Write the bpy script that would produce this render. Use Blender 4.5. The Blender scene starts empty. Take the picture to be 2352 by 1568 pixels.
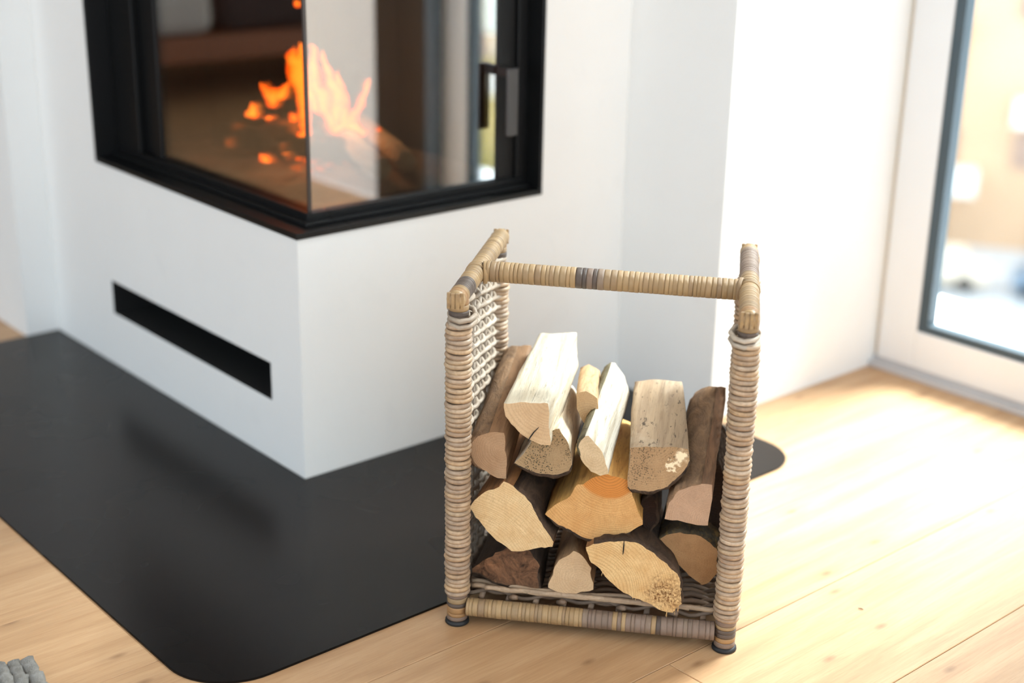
import bpy, bmesh, math, random
from mathutils import Vector, Matrix, noise
random.seed(7)
PI = math.pi
sc = bpy.context.scene
col = sc.collection

# ---------------------------------------------------------------- camera, light, exposure
cam = bpy.data.cameras.new('camera'); camo = bpy.data.objects.new('camera', cam); col.objects.link(camo)
cam.lens = 50; cam.sensor_width = 36; cam.clip_start = 0.05; cam.clip_end = 400
right = Vector((0.759471297, -0.650299412, 0.0177207063)); up = Vector((0.204121477, 0.264076682, 0.942654724)); fwd = Vector((0.617687438, 0.712302029, -0.333298737))
m = Matrix((right, up, -fwd)).transposed().to_4x4(); m.translation = Vector((-1.13976183, -1.82668677, 1.0))
camo.matrix_world = m
cam.dof.use_dof = True; cam.dof.focus_distance = 1.85; cam.dof.aperture_fstop = 2.0
sc.camera = camo
sc.view_settings.view_transform = 'Standard'; sc.view_settings.look = 'None'; sc.view_settings.gamma = 1
sc.view_settings.use_curve_mapping = False
sc.view_settings.exposure = -0.20
sc.cycles.max_bounces = 10; sc.cycles.diffuse_bounces = 6; sc.cycles.transparent_max_bounces = 16
sc.cycles.sample_clamp_indirect = 6.0; sc.cycles.caustics_reflective = False; sc.cycles.caustics_refractive = False
w = bpy.data.worlds.new('overcast_sky'); sc.world = w; w.use_nodes = True
bg = w.node_tree.nodes['Background']; bg.inputs[0].default_value = (0.76, 0.89, 1.0, 1); bg.inputs[1].default_value = 3.6
sl = bpy.data.lights.new('hazy_sun', 'SUN'); sl.energy = 44.0; sl.angle = math.radians(28); sl.color = (0.90, 0.955, 1.0)
slo = bpy.data.objects.new('hazy_sun', sl); col.objects.link(slo)
slo.rotation_euler = Vector((0.80, -0.12, 1.04)).to_track_quat('Z', 'Y').to_euler()
def portal(name, loc, rot, sx, sy):
    l = bpy.data.lights.new(name, 'AREA'); l.shape = 'RECTANGLE'; l.size = sx; l.size_y = sy; l.cycles.is_portal = True
    o = bpy.data.objects.new(name, l); col.objects.link(o); o.location = loc; o.rotation_euler = rot; return o
portal('daylight_portal', (1.30, -0.65, 1.15), (0, PI/2, 0), 2.2, 0.75)
portal('daylight_portal', (1.30, -2.9, 1.15), (0, PI/2, 0), 2.2, 2.2)
portal('daylight_portal', (-1.4, -4.1, 1.25), (PI/2, 0, 0), 4.6, 2.3)
portal('daylight_portal', (-4.05, 0.35, 1.25), (0, -PI/2, 0), 2.3, 3.6)

# ---------------------------------------------------------------- helpers
def tag(o, label=None, cat=None, group=None, kind=None):
    if label: o['label'] = label
    if cat: o['category'] = cat
    if group: o['group'] = group
    if kind: o['kind'] = kind
    return o
def empty(name, loc=(0, 0, 0), rz=0, parent=None):
    o = bpy.data.objects.new(name, None); col.objects.link(o); o.location = loc; o.rotation_euler = (0, 0, rz)
    o.empty_display_size = 0.05
    if parent: o.parent = parent
    return o
def link(name, me, parent=None, loc=(0, 0, 0), rot=(0, 0, 0), sca=(1, 1, 1)):
    o = bpy.data.objects.new(name, me); col.objects.link(o); o.location = loc; o.rotation_euler = rot; o.scale = sca
    if parent: o.parent = parent
    return o
def bmesh_mesh(name, bm, mats, smooth=False):
    me = bpy.data.meshes.new(name); bm.normal_update(); bm.to_mesh(me); bm.free()
    for mm in (mats if isinstance(mats, (list, tuple)) else [mats]): me.materials.append(mm)
    if smooth:
        for p in me.polygons: p.use_smooth = True
    return me
def add_box(bm, x0, x1, y0, y1, z0, z1, bevel=0, mat=0):
    vs = [bm.verts.new((x, y, z)) for x in (x0, x1) for y in (y0, y1) for z in (z0, z1)]
    fs = [bm.faces.new([vs[i] for i in f]) for f in ((0,1,3,2),(4,6,7,5),(0,4,5,1),(2,3,7,6),(0,2,6,4),(1,5,7,3))]
    for f in fs: f.material_index = mat
    if bevel:
        es = set(e for f in fs for e in f.edges)
        r = bmesh.ops.bevel(bm, geom=list(es), offset=bevel, segments=2, affect='EDGES', profile=0.5)
        for f in r['faces']: f.material_index = mat
def box(name, b, mat, parent=None, bevel=0.0, mats=None):
    bm = bmesh.new(); add_box(bm, *b, bevel=bevel); return link(name, bmesh_mesh(name, bm, mat), parent)
def boxes(name, bs, mat, parent=None, bevel=0.0):
    bm = bmesh.new()
    for b in bs: add_box(bm, *b, bevel=bevel)
    return link(name, bmesh_mesh(name, bm, mat), parent)
def tube_bm(bm, pts, rad, seg=8, cap=True):
    """tube along pts; rad number or list"""
    pts = [Vector(p) for p in pts]; n = len(pts)
    rs = rad if isinstance(rad, (list, tuple)) else [rad] * n
    rings = []; prev = None
    for i, p in enumerate(pts):
        t = (pts[min(i+1, n-1)] - pts[max(i-1, 0)]).normalized()
        if prev is None:
            a = t.cross(Vector((0, 0, 1)));
            if a.length < 1e-3: a = t.cross(Vector((1, 0, 0)))
            a.normalize()
        else:
            a = (prev - t * prev.dot(t)).normalized()
        prev = a; b = t.cross(a)
        rings.append([bm.verts.new(p + (a * math.cos(2*PI*k/seg) + b * math.sin(2*PI*k/seg)) * rs[i]) for k in range(seg)])
    for i in range(n-1):
        for k in range(seg):
            bm.faces.new((rings[i][k], rings[i][(k+1) % seg], rings[i+1][(k+1) % seg], rings[i+1][k]))
    if cap:
        bm.faces.new(list(reversed(rings[0]))); bm.faces.new(rings[-1])
def tube(name, pts, rad, mat, parent=None, seg=8):
    bm = bmesh.new(); tube_bm(bm, pts, rad, seg); return link(name, bmesh_mesh(name, bm, mat, True), parent)
def lathe_mesh(name, prof, mat, seg=20):
    """prof: list of (r, z)"""
    bm = bmesh.new(); rings = []
    for r, z in prof:
        rings.append([bm.verts.new((r*math.cos(2*PI*k/seg), r*math.sin(2*PI*k/seg), z)) for k in range(seg)] if r > 1e-6 else [bm.verts.new((0, 0, z))])
    for a, b in zip(rings, rings[1:]):
        for k in range(seg):
            j = (k+1) % seg
            if len(a) == 1 and len(b) == 1: continue
            if len(a) == 1: bm.faces.new((a[0], b[j], b[k]))
            elif len(b) == 1: bm.faces.new((a[k], a[j], b[0]))
            else: bm.faces.new((a[k], a[j], b[j], b[k]))
    return bmesh_mesh(name, bm, mat, True)
def prism_mesh(name, poly, z0, z1, mat, bevel=0):
    bm = bmesh.new(); vs = [bm.verts.new((x, y, z0)) for x, y in poly]
    f = bm.faces.new(vs); r = bmesh.ops.extrude_face_region(bm, geom=[f])
    top = [g for g in r['geom'] if isinstance(g, bmesh.types.BMVert)]
    for v_ in top: v_.co.z = z1
    if bevel:
        es = [e for e in bm.edges if all(abs(v_.co.z - z1) < 1e-6 for v_ in e.verts)]
        bmesh.ops.bevel(bm, geom=es, offset=bevel, segments=2, affect='EDGES')
    bmesh.ops.recalc_face_normals(bm, faces=bm.faces)
    return bmesh_mesh(name, bm, mat)

# ---------------------------------------------------------------- materials
def lin(c):
    return tuple(((x/255)/12.92 if x/255 <= 0.04045 else ((x/255+0.055)/1.055)**2.4) for x in c) + (1,)
class NT:
    def __init__(s, name):
        s.m = bpy.data.materials.new(name); s.m.use_nodes = True; s.t = s.m.node_tree; s.t.nodes.clear()
        s.out = s.n('ShaderNodeOutputMaterial')
    def n(s, typ, **kw):
        nd = s.t.nodes.new(typ)
        for k, v_ in kw.items():
            if k.startswith('i_'): nd.inputs[int(k[2:]) if k[2:].isdigit() else k[2:].replace('_', ' ')].default_value = v_
            else: setattr(nd, k, v_)
        return nd
    def l(s, a, b): s.t.links.new(a, b)
    def coords(s, scale=(1, 1, 1), rnd=0.0, kind='Object'):
        tc = s.n('ShaderNodeTexCoord'); mp = s.n('ShaderNodeMapping'); mp.inputs['Scale'].default_value = scale
        s.l(tc.outputs[kind], mp.inputs['Vector'])
        if rnd:
            oi = s.n('ShaderNodeObjectInfo'); mu = s.n('ShaderNodeMath', operation='MULTIPLY', i_1=rnd); s.l(oi.outputs['Random'], mu.inputs[0])
            cx = s.n('ShaderNodeCombineXYZ'); s.l(mu.outputs[0], cx.inputs[0]); s.l(mu.outputs[0], cx.inputs[1]); s.l(mu.outputs[0], cx.inputs[2])
            s.l(cx.outputs[0], mp.inputs['Location'])
        return mp.outputs[0]
    def noise(s, vec, scale=5, detail=4, rough=0.55, dist=0.0):
        nd = s.n('ShaderNodeTexNoise'); nd.inputs['Scale'].default_value = scale; nd.inputs['Detail'].default_value = detail
        nd.inputs['Roughness'].default_value = rough; nd.inputs['Distortion'].default_value = dist
        s.l(vec, nd.inputs['Vector']); return nd.outputs['Fac']
    def ramp(s, fac, stops, interp='LINEAR'):
        r = s.n('ShaderNodeValToRGB'); cr = r.color_ramp; cr.interpolation = interp
        while len(cr.elements) < len(stops): cr.elements.new(0.5)
        for e, (p, c) in zip(cr.elements, stops): e.position = p; e.color = c if len(c) == 4 else tuple(c) + (1,)
        s.l(fac, r.inputs[0]); return r.outputs[0]
    def math(s, op, a, b=None, c=None):
        nd = s.n('ShaderNodeMath', operation=op)
        for i, x in enumerate((a, b, c)):
            if x is None: continue
            if isinstance(x, (int, float)): nd.inputs[i].default_value = x
            else: s.l(x, nd.inputs[i])
        return nd.outputs[0]
    def mix(s, fac, a, b, mode='MIX'):
        nd = s.n('ShaderNodeMix', data_type='RGBA', blend_type=mode)
        for i, x in ((0, fac), (6, a), (7, b)):
            if isinstance(x, (int, float, tuple)): nd.inputs[i].default_value = x
            else: s.l(x, nd.inputs[i])
        return nd.outputs[2]
    def bump(s, h, strength=0.3, dist=0.001, nrm=None):
        b = s.n('ShaderNodeBump'); b.inputs['Strength'].default_value = strength; b.inputs['Distance'].default_value = dist
        s.l(h, b.inputs['Height'])
        if nrm is not None: s.l(nrm, b.inputs['Normal'])
        return b.outputs[0]
    def pbsdf(s, color, rough=0.5, metal=0.0, spec=0.5, nrm=None, coat=0.0, coat_r=0.1):
        p = s.n('ShaderNodeBsdfPrincipled')
        for k, x in (('Base Color', color), ('Roughness', rough), ('Metallic', metal), ('Specular IOR Level', spec), ('Coat Weight', coat), ('Coat Roughness', coat_r)):
            if isinstance(x, (int, float, tuple)): p.inputs[k].default_value = x
            else: s.l(x, p.inputs[k])
        if nrm is not None: s.l(nrm, p.inputs['Normal'])
        s.l(p.outputs[0], s.out.inputs[0]); return p
def simple(name, rgb, rough=0.5, metal=0.0, spec=0.5, var=0.06, vscale=6, bumps=0.0, bscale=200):
    t = NT(name); v_ = t.coords()
    n1 = t.noise(v_, vscale, 4)
    c = lin(rgb); a = tuple(x*(1-var) for x in c[:3]) + (1,); b = tuple(min(1, x*(1+var)) for x in c[:3]) + (1,)
    nr = t.bump(t.noise(v_, bscale, 2), bumps, 0.0005) if bumps else None
    t.pbsdf(t.ramp(n1, [(0.3, a), (0.7, b)]), rough, metal, spec, nr); return t.m

def plaster(name, rgb):
    t = NT(name); v_ = t.coords(); n1 = t.noise(v_, 3, 5, 0.6); n2 = t.noise(v_, 60, 4, 0.6); n3 = t.noise(v_, 9, 3, 0.5, 1.0)
    c = lin(rgb)
    col1 = t.ramp(n1, [(0.3, tuple(x*0.97 for x in c[:3])), (0.7, c)])
    col2 = t.mix(t.ramp(n3, [(0.62, (0, 0, 0, 1)), (0.8, (0.35, 0.35, 0.35, 1))]), col1, tuple(x*0.9 for x in c[:3]) + (1,))
    t.pbsdf(col2, 0.75, 0, 0.25, t.bump(n2, 0.25, 0.002)); return t.m
M = {}
M['plaster'] = plaster('white_plaster', (238, 238, 236))
M['plaster2'] = plaster('white_wall_paint', (240, 241, 240))
M['frame_white'] = simple('white_lacquered_frame', (226, 228, 230), 0.35, var=0.01)
M['seam'] = simple('beige_sealant', (214, 206, 194), 0.7, var=0.03)
M['threshold'] = simple('grey_threshold_metal', (190, 190, 192), 0.4, 0.0, var=0.05)
M['gasket'] = simple('dark_grey_glazing_seal', (62, 76, 84), 0.6, var=0.08)
M['black_metal'] = simple('black_steel', (10, 10, 11), 0.45, 0.0, 0.32, var=0.1, bumps=0.05)
M['black_inner'] = simple('black_slot_lining', (9, 9, 9), 0.8, var=0.1)
M['handle_metal'] = simple('dark_brushed_handle', (78, 76, 76), 0.35, 0.6, var=0.05)
M['rubber'] = simple('black_rubber', (22, 22, 24), 0.6)
M['ceiling'] = simple('ceiling_paint', (240, 240, 238), 0.8, var=0.01)

def hearth():
    t = NT('black_coated_hearth_plate'); v_ = t.coords(); n1 = t.noise(v_, 2.5, 3); n2 = t.noise(v_, 6, 2)
    vo = t.n('ShaderNodeTexVoronoi'); vo.inputs['Scale'].default_value = 14; t.l(v_, vo.inputs['Vector'])
    sp = t.ramp(vo.outputs['Distance'], [(0.0, (1, 1, 1, 1)), (0.022, (0, 0, 0, 1))])
    vo2 = t.noise(v_, 11, 1)
    spk = t.math('MULTIPLY', sp, t.ramp(vo2, [(0.55, (0, 0, 0, 1)), (0.6, (1, 1, 1, 1))]))
    c = t.mix(t.ramp(n1, [(0.3, (0, 0, 0, 1)), (0.7, (1, 1, 1, 1))]), lin((11, 7, 5)), lin((15, 10, 8)))
    c = t.mix(t.math('MULTIPLY', spk, 0.35), c, lin((120, 120, 118)))
    r = t.ramp(n2, [(0.3, (0.26, 0.26, 0.26, 1)), (0.7, (0.28, 0.28, 0.28, 1))])
    t.pbsdf(c, r, 0, 0.24); return t.m
M['hearth'] = hearth()

def oak():
    t = NT('oiled_oak_planks')
    v_ = t.coords((1.2, 14, 14), 40.0); n1 = t.noise(v_, 2.2, 6, 0.6, 0.6)
    v2 = t.coords((4, 90, 90), 17.0); n2 = t.noise(v2, 3, 4, 0.7)
    v3 = t.coords((3.0, 7, 7), 9.0); kn = t.n('ShaderNodeTexVoronoi'); kn.voronoi_dimensions = '2D'; kn.inputs['Scale'].default_value = 1.1; kn.inputs['Randomness'].default_value = 1; t.l(v3, kn.inputs['Vector'])
    knot = t.ramp(kn.outputs['Distance'], [(0.0, (1, 1, 1, 1)), (0.028, (0.6, 0.6, 0.6, 1)), (0.05, (0.2, 0.2, 0.2, 1)), (0.14, (0, 0, 0, 1))])
    oi = t.n('ShaderNodeObjectInfo')
    c = t.ramp(n1, [(0.25, lin((172, 134, 96))), (0.5, lin((192, 154, 114))), (0.78, lin((207, 171, 131)))])
    c = t.mix(t.math('MULTIPLY', t.ramp(n2, [(0.45, (0, 0, 0, 1)), (0.75, (1, 1, 1, 1))]), 0.28), c, lin((160, 114, 74)))
    c = t.mix(t.math('MULTIPLY', knot, 0.7), c, lin((120, 84, 54)))
    n7 = t.noise(t.coords((7, 260, 260), 23.0), 3, 4, 0.75)
    c = t.mix(t.math('MULTIPLY', t.ramp(n7, [(0.52, (0, 0, 0, 1)), (0.7, (1, 1, 1, 1))]), 0.30), c, lin((146, 104, 68)))
    hs = t.n('ShaderNodeHueSaturation'); hs.inputs['Saturation'].default_value = 1.0; t.l(c, hs.inputs['Color'])
    t.l(t.math('MULTIPLY_ADD', oi.outputs['Random'], 0.12, 0.94), hs.inputs['Value'])
    t.pbsdf(hs.outputs[0], t.ramp(n2, [(0.3, (0.36, 0.36, 0.36, 1)), (0.7, (0.46, 0.46, 0.46, 1))]), 0, 0.5, t.bump(n2, 0.15, 0.0006)); return t.m
M['oak'] = oak()

def cane(name, stops, scale=(1, 1, 1), rough=0.42, grainaxis=None):
    """rattan: hue varies per piece through the object's random number"""
    t = NT(name); oi = t.n('ShaderNodeObjectInfo'); v_ = t.coords(scale, 11.0)
    base = t.ramp(oi.outputs['Random'], [(p, lin(c)) for p, c in stops])
    n1 = t.noise(v_, 90, 5, 0.65); n2 = t.noise(v_, 420, 3, 0.6); n4 = t.noise(t.coords((0.35, 0.35, 4.0) if name != 'rattan_coil' else (0.25, 0.25, 3.0), 7.0), 260, 4, 0.7)
    c = t.mix(t.ramp(n1, [(0.42, (0, 0, 0, 1)), (0.75, (0.55, 0.55, 0.55, 1))]), base, lin((112, 88, 66)))
    c = t.mix(t.ramp(n1, [(0.2, (0.4, 0.4, 0.4, 1)), (0.42, (0, 0, 0, 1))]), c, lin((214, 190, 160)))
    c = t.mix(t.ramp(n4, [(0.52, (0, 0, 0, 1)), (0.7, (0.6, 0.6, 0.6, 1))]), c, lin((104, 82, 64)))
    c = t.mix(t.ramp(t.noise(v_, 30, 3, 0.6), [(0.35, (0.35, 0.35, 0.35, 1)), (0.55, (0, 0, 0, 1))]), c, lin((132, 118, 104)))
    t.pbsdf(c, rough, 0, 0.4, t.bump(t.math('ADD', n2, n4), 0.35, 0.0006)); return t.m
M['coil'] = cane('rattan_coil', [(0.0, (195, 168, 135)), (0.25, (187, 159, 130)), (0.45, (180, 157, 133)), (0.7, (171, 142, 115)), (0.85, (193, 160, 122)), (1.0, (202, 180, 155))], (1, 1, 0.5))
M['strip'] = cane('flat_cane_strip', [(0.0, (182, 150, 104)), (0.3, (166, 136, 94)), (0.6, (188, 156, 110)), (0.8, (152, 124, 90)), (1.0, (176, 148, 106))], (1, 1, 1), 0.34)
M['strip_grey'] = cane('weathered_cane_strip', [(0.0, (138, 117, 103)), (0.4, (125, 104, 90)), (0.7, (145, 125, 106)), (1.0, (117, 99, 86))], (1, 1, 1), 0.36)
M['strip_dark'] = cane('dark_cane_strip', [(0.0, (58, 52, 52)), (0.5, (86, 74, 68)), (1.0, (52, 48, 48))], (1, 1, 1), 0.32)
M['strip_amber'] = cane('amber_cane_strip', [(0.0, (180, 136, 84)), (1.0, (165, 121, 73))], (1, 1, 1), 0.34)
M['weaver'] = cane('pale_willow_weaver', [(0.0, (202, 189, 171)), (0.5, (187, 172, 154)), (1.0, (174, 158, 138))], (0.3, 0.3, 0.3), 0.5)
M['weaver_base'] = cane('grey_brown_willow', [(0.0, (150, 124, 100)), (0.5, (126, 104, 86)), (1.0, (112, 92, 76))], (0.3, 0.3, 0.3), 0.5)

def endgrain(name, light, dark, heart=None, heart_r=0.0, spots=0.0, ring=0.0028, mould=None, rough_cut=0.3, seed=0.0, paint=None, rc=0.34, patch=None):
    t = NT(name); v_ = t.coords()
    sx = t.n('ShaderNodeSeparateXYZ'); t.l(v_, sx.inputs[0])
    nz = t.noise(v_, 22, 3, 0.5); nz2 = t.noise(v_, 120, 3, 0.6)
    r0 = t.math('SQRT', t.math('ADD', t.math('POWER', sx.outputs[0], 2), t.math('POWER', sx.outputs[2], 2)))
    r = t.math('ADD', r0, t.math('MULTIPLY', t.math('SUBTRACT', nz, 0.5), 0.006))
    r = t.math('ADD', r, t.math('MULTIPLY', t.math('SUBTRACT', nz2, 0.5), 0.0012))
    rm = t.math('ADD', r, t.math('MULTIPLY', t.math('SINE', t.math('MULTIPLY', r, 170.0)), 0.0018))
    wv = t.math('SINE', t.math('MULTIPLY', rm, 2*PI/ring))
    fib = t.noise(t.coords((1, 1, 1)), 700, 3, 0.75)
    rings = t.ramp(t.math('MULTIPLY_ADD', wv, 0.5, 0.5), [(0.0, (0, 0, 0, 1)), (0.6, (0.35, 0.35, 0.35, 1)), (1.0, (1, 1, 1, 1))])
    big = t.noise(v_, 30 + seed, 4, 0.6)
    rvar = t.ramp(t.noise(v_, 18 + seed, 2), [(0.35, (0.35, 0.35, 0.35, 1)), (0.65, (1, 1, 1, 1))])
    c = t.mix(t.math('MULTIPLY', t.math('MULTIPLY', rings, rc), rvar), lin(light), lin(tuple(int(x*0.88) for x in dark)))
    c = t.mix(t.math('MULTIPLY', t.ramp(fib, [(0.5, (0, 0, 0, 1)), (0.68, (1, 1, 1, 1))]), 0.4), c, lin(tuple(int(x*0.78) for x in dark)))
    c = t.mix(t.math('MULTIPLY', t.ramp(fib, [(0.3, (1, 1, 1, 1)), (0.46, (0, 0, 0, 1))]), 0.35), c, lin(tuple(min(255, int(x*1.08)) for x in light)))
    c = t.mix(t.ramp(big, [(0.4, (0, 0, 0, 1)), (0.75, (0.7, 0.7, 0.7, 1))]), c, lin(dark))
    # fine radial rays and saw scratches
    an = t.math('ARCTAN2', sx.outputs[0], sx.outputs[2]); cx = t.n('ShaderNodeCombineXYZ'); t.l(t.math('MULTIPLY', an, 28.0), cx.inputs[0]); t.l(t.math('MULTIPLY', r0, 12.0), cx.inputs[1])
    ray = t.noise(cx.outputs[0], 3.0, 3, 0.7)
    c = t.mix(t.math('MULTIPLY', t.ramp(ray, [(0.55, (0, 0, 0, 1)), (0.72, (1, 1, 1, 1))]), 0.35), c, lin(tuple(int(x*0.72) for x in dark)))
    if patch:
        dx = t.math('SUBTRACT', sx.outputs[0], patch[0]); dz = t.math('SUBTRACT', sx.outputs[2], patch[1])
        dd = t.math('ADD', t.math('SQRT', t.math('ADD', t.math('POWER', dx, 2), t.math('POWER', dz, 2))), t.math('MULTIPLY', t.math('SUBTRACT', t.noise(v_, 55, 4, 0.7), 0.5), 0.06))
        msk = t.math('MULTIPLY', t.ramp(dd, [(patch[2]*0.5, (1, 1, 1, 1)), (patch[2]*1.3, (0, 0, 0, 1))]), t.ramp(t.noise(v_, 240, 4, 0.75), [(0.42, (0, 0, 0, 1)), (0.6, (1, 1, 1, 1))]))
        c = t.mix(msk, c, lin((112, 72, 36)))
    if heart:
        c = t.mix(t.ramp(r, [(max(0, heart_r-0.003), (1, 1, 1, 1)), (heart_r+0.001, (0, 0, 0, 1))]), c, t.mix(t.math('MULTIPLY', rings, 0.5), lin(heart), lin(tuple(int(x*0.75) for x in heart))))
    if mould:
        vo = t.n('ShaderNodeTexVoronoi'); vo.inputs['Scale'].default_value = 420; t.l(v_, vo.inputs['Vector'])
        sp = t.ramp(vo.outputs['Distance'], [(0.25, (1, 1, 1, 1)), (0.42, (0, 0, 0, 1))])
        ar = t.ramp(t.noise(v_, 26 + seed, 3), [(0.45, (0, 0, 0, 1)), (0.56, (1, 1, 1, 1))])
        c = t.mix(t.math('MULTIPLY', t.math('MULTIPLY', sp, ar), mould), c, lin((52, 52, 42)))
    if paint:
        for px_, pz_, pr_ in paint:
            dx = t.math('SUBTRACT', sx.outputs[0], px_); dz = t.math('SUBTRACT', sx.outputs[2], pz_)
            dd = t.math('ADD', t.math('SQRT', t.math('ADD', t.math('POWER', dx, 2), t.math('POWER', dz, 2))), t.math('MULTIPLY', t.math('SUBTRACT', t.noise(v_, 130, 3, 0.6), 0.5), 0.03))
            c = t.mix(t.ramp(dd, [(pr_-0.0006, (1, 1, 1, 1)), (pr_+0.0006, (0, 0, 0, 1))]), c, lin((240, 220, 184)))
    h = t.math('ADD', t.math('ADD', t.math('MULTIPLY', nz2, 0.6), t.math('MULTIPLY', rings, 0.25)), t.math('MULTIPLY', fib, 0.5))
    t.pbsdf(c, 0.75, 0, 0.2, t.bump(h, rough_cut, 0.0016)); return t.m
def splitgrain(name, light, dark, stain=0.3, flecks=0.0, seed=0.0, stainc=(96, 78, 60)):
    t = NT(name); v1 = t.coords((70, 5, 70)); v2 = t.coords((18, 7, 18)); v3 = t.coords((300, 22, 300))
    n1 = t.noise(v1, 1.0, 5, 0.65, 0.8); n2 = t.noise(v2, 1.0 + seed*0.01, 5, 0.6, 0.5); n3 = t.noise(v3, 1.0, 3, 0.6)
    c = t.ramp(n1, [(0.3, lin(dark)), (0.55, lin(light)), (0.8, lin(tuple(min(255, int(x*1.05)) for x in light)))])
    c = t.mix(t.math('MULTIPLY', t.ramp(n2, [(0.5, (0, 0, 0, 1)), (0.72, (1, 1, 1, 1))]), stain), c, lin(stainc))
    c = t.mix(t.math('MULTIPLY', t.ramp(n3, [(0.58, (0, 0, 0, 1)), (0.75, (1, 1, 1, 1))]), 0.35), c, lin(tuple(int(x*0.6) for x in dark)))
    v5 = t.coords((420, 9, 420)); n5 = t.noise(v5, 1.0, 4, 0.7, 0.3)
    c = t.mix(t.math('MULTIPLY', t.ramp(n5, [(0.6, (0, 0, 0, 1)), (0.66, (1, 1, 1, 1))]), 0.55), c, lin(tuple(int(x*0.55) for x in dark)))
    if flecks:
        v4 = t.coords((140, 45, 140)); n4 = t.noise(v4, 1.0, 4, 0.7)
        c = t.mix(t.math('MULTIPLY', t.ramp(n4, [(0.6, (0, 0, 0, 1)), (0.68, (1, 1, 1, 1))]), flecks), c, lin((74, 60, 46)))
    t.pbsdf(c, 0.72, 0, 0.25, t.bump(t.math('ADD', n1, t.math('MULTIPLY', n3, 0.4)), 0.6, 0.002)); return t.m
def barkmat(name, light, dark, moss=0.0):
    t = NT(name); v1 = t.coords((26, 11, 26)); v2 = t.coords((120, 60, 120))
    n1 = t.noise(v1, 1.6, 6, 0.7, 1.2); n2 = t.noise(v2, 1.0, 4, 0.7)
    c = t.ramp(n1, [(0.3, lin(dark)), (0.6, lin(light)), (0.85, lin(tuple(min(255, int(x*1.3)) for x in light)))])
    if moss: c = t.mix(t.math('MULTIPLY', t.ramp(n2, [(0.5, (0, 0, 0, 1)), (0.7, (1, 1, 1, 1))]), moss), c, lin((168, 132, 52)))
    t.pbsdf(c, 0.85, 0, 0.2, t.bump(t.math('ADD', n1, t.math('MULTIPLY', n2, 0.5)), 0.9, 0.004)); return t.m
def glassmat(name, refl, tint=(1, 1, 1, 1), rough=0.0):
    t = NT(name); tr = t.n('ShaderNodeBsdfTransparent'); tr.inputs[0].default_value = tint
    gl = t.n('ShaderNodeBsdfGlossy'); gl.inputs['Roughness'].default_value = rough; gl.inputs[0].default_value = (0.97, 0.99, 1, 1)
    fr = t.n('ShaderNodeLayerWeight'); fr.inputs['Blend'].default_value = 0.35
    f = t.math('MULTIPLY_ADD', fr.outputs['Fresnel'], 0.5, refl)
    mx = t.n('ShaderNodeMixShader'); t.l(f, mx.inputs[0]); t.l(tr.outputs[0], mx.inputs[1]); t.l(gl.outputs[0], mx.inputs[2]); t.l(mx.outputs[0], t.out.inputs[0]); return t.m
M['fire_glass'] = glassmat('coated_fireplace_glass', 0.44, (0.86, 0.80, 0.72, 1))
M['fire_glass_side'] = glassmat('fireplace_glass', 0.16, (0.92, 0.86, 0.78, 1))
M['window_glass'] = glassmat('window_glass', 0.02, (0.97, 0.99, 0.98, 1))
M['firebrick'] = simple('sooty_firebrick', (66, 52, 44), 0.9, var=0.35, vscale=5, bumps=0.3, bscale=60)
M['ash'] = simple('pale_ash_bed', (176, 156, 136), 0.95, var=0.25, vscale=18, bumps=0.6, bscale=90)

# ---------------------------------------------------------------- room shell
XW = 1.215; YB = -0.245; XC = 0.713; YA = 0.953; XL = -0.07; H = 2.5
def struct(o): o['kind'] = 'structure'; return o

# floor: oak planks laid along x, each a board of its own
fl = struct(empty('floor'))
box('subfloor', (-4.0, XW + 0.02, -4.0, 6.0, -0.08, -0.016), M['seam'], fl)
PWD = 0.2092
def plank_mesh(L):
    bm = bmesh.new(); add_box(bm, 0, L - 0.0007, 0, PWD - 0.0009, -0.015, 0, 0)
    es = [e for e in bm.edges if all(abs(v_.co.z) < 1e-6 for v_ in e.verts)]
    bmesh.ops.bevel(bm, geom=es, offset=0.0009, segments=1, affect='EDGES')
    bmesh.ops.recalc_face_normals(bm, faces=bm.faces)
    return bmesh_mesh('plank', bm, M['oak'])
plank_cache = {}
def plank(x0, x1, y):
    k = round(x1 - x0, 3)
    if k not in plank_cache: plank_cache[k] = plank_mesh(k)
    link('plank', plank_cache[k], fl, (x0, y, 0))
rng = random.Random(3)
for r in range(-15, 33):
    y = -0.970 + PWD * (r + 1) - PWD
    x0 = -4.0; first = [0.8, 1.5, 2.1, 1.1][(r * 3) % 4]
    j = 0.063 if r == 0 else None
    cuts = [-4.0]
    if r == 0: cuts += [-2.1, 0.063]
    else:
        x = -4.0 + first + rng.choice([0, 0.35, 0.6])
        while x < XW:
            if not (-0.9 < x < 0.95 and -1.2 < y < 0.2): cuts.append(round(x, 2))
            x += 2.1
    cuts.append(XW)
    for a, b in zip(cuts, cuts[1:]): plank(a, b, y)

# wall with the window front: solid stretches around two glazed doors
wr = struct(boxes('wall_right', [(XW, XW+0.07, YB, 6.0, 0, H), (XW, XW+0.04, -1.80, -1.087, 0, H), (XW, XW+0.07, -4.0, -1.80, 2.04, H), (XW, XW+0.07, -1.087, YB, 2.04, H)], M['plaster2']))
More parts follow.
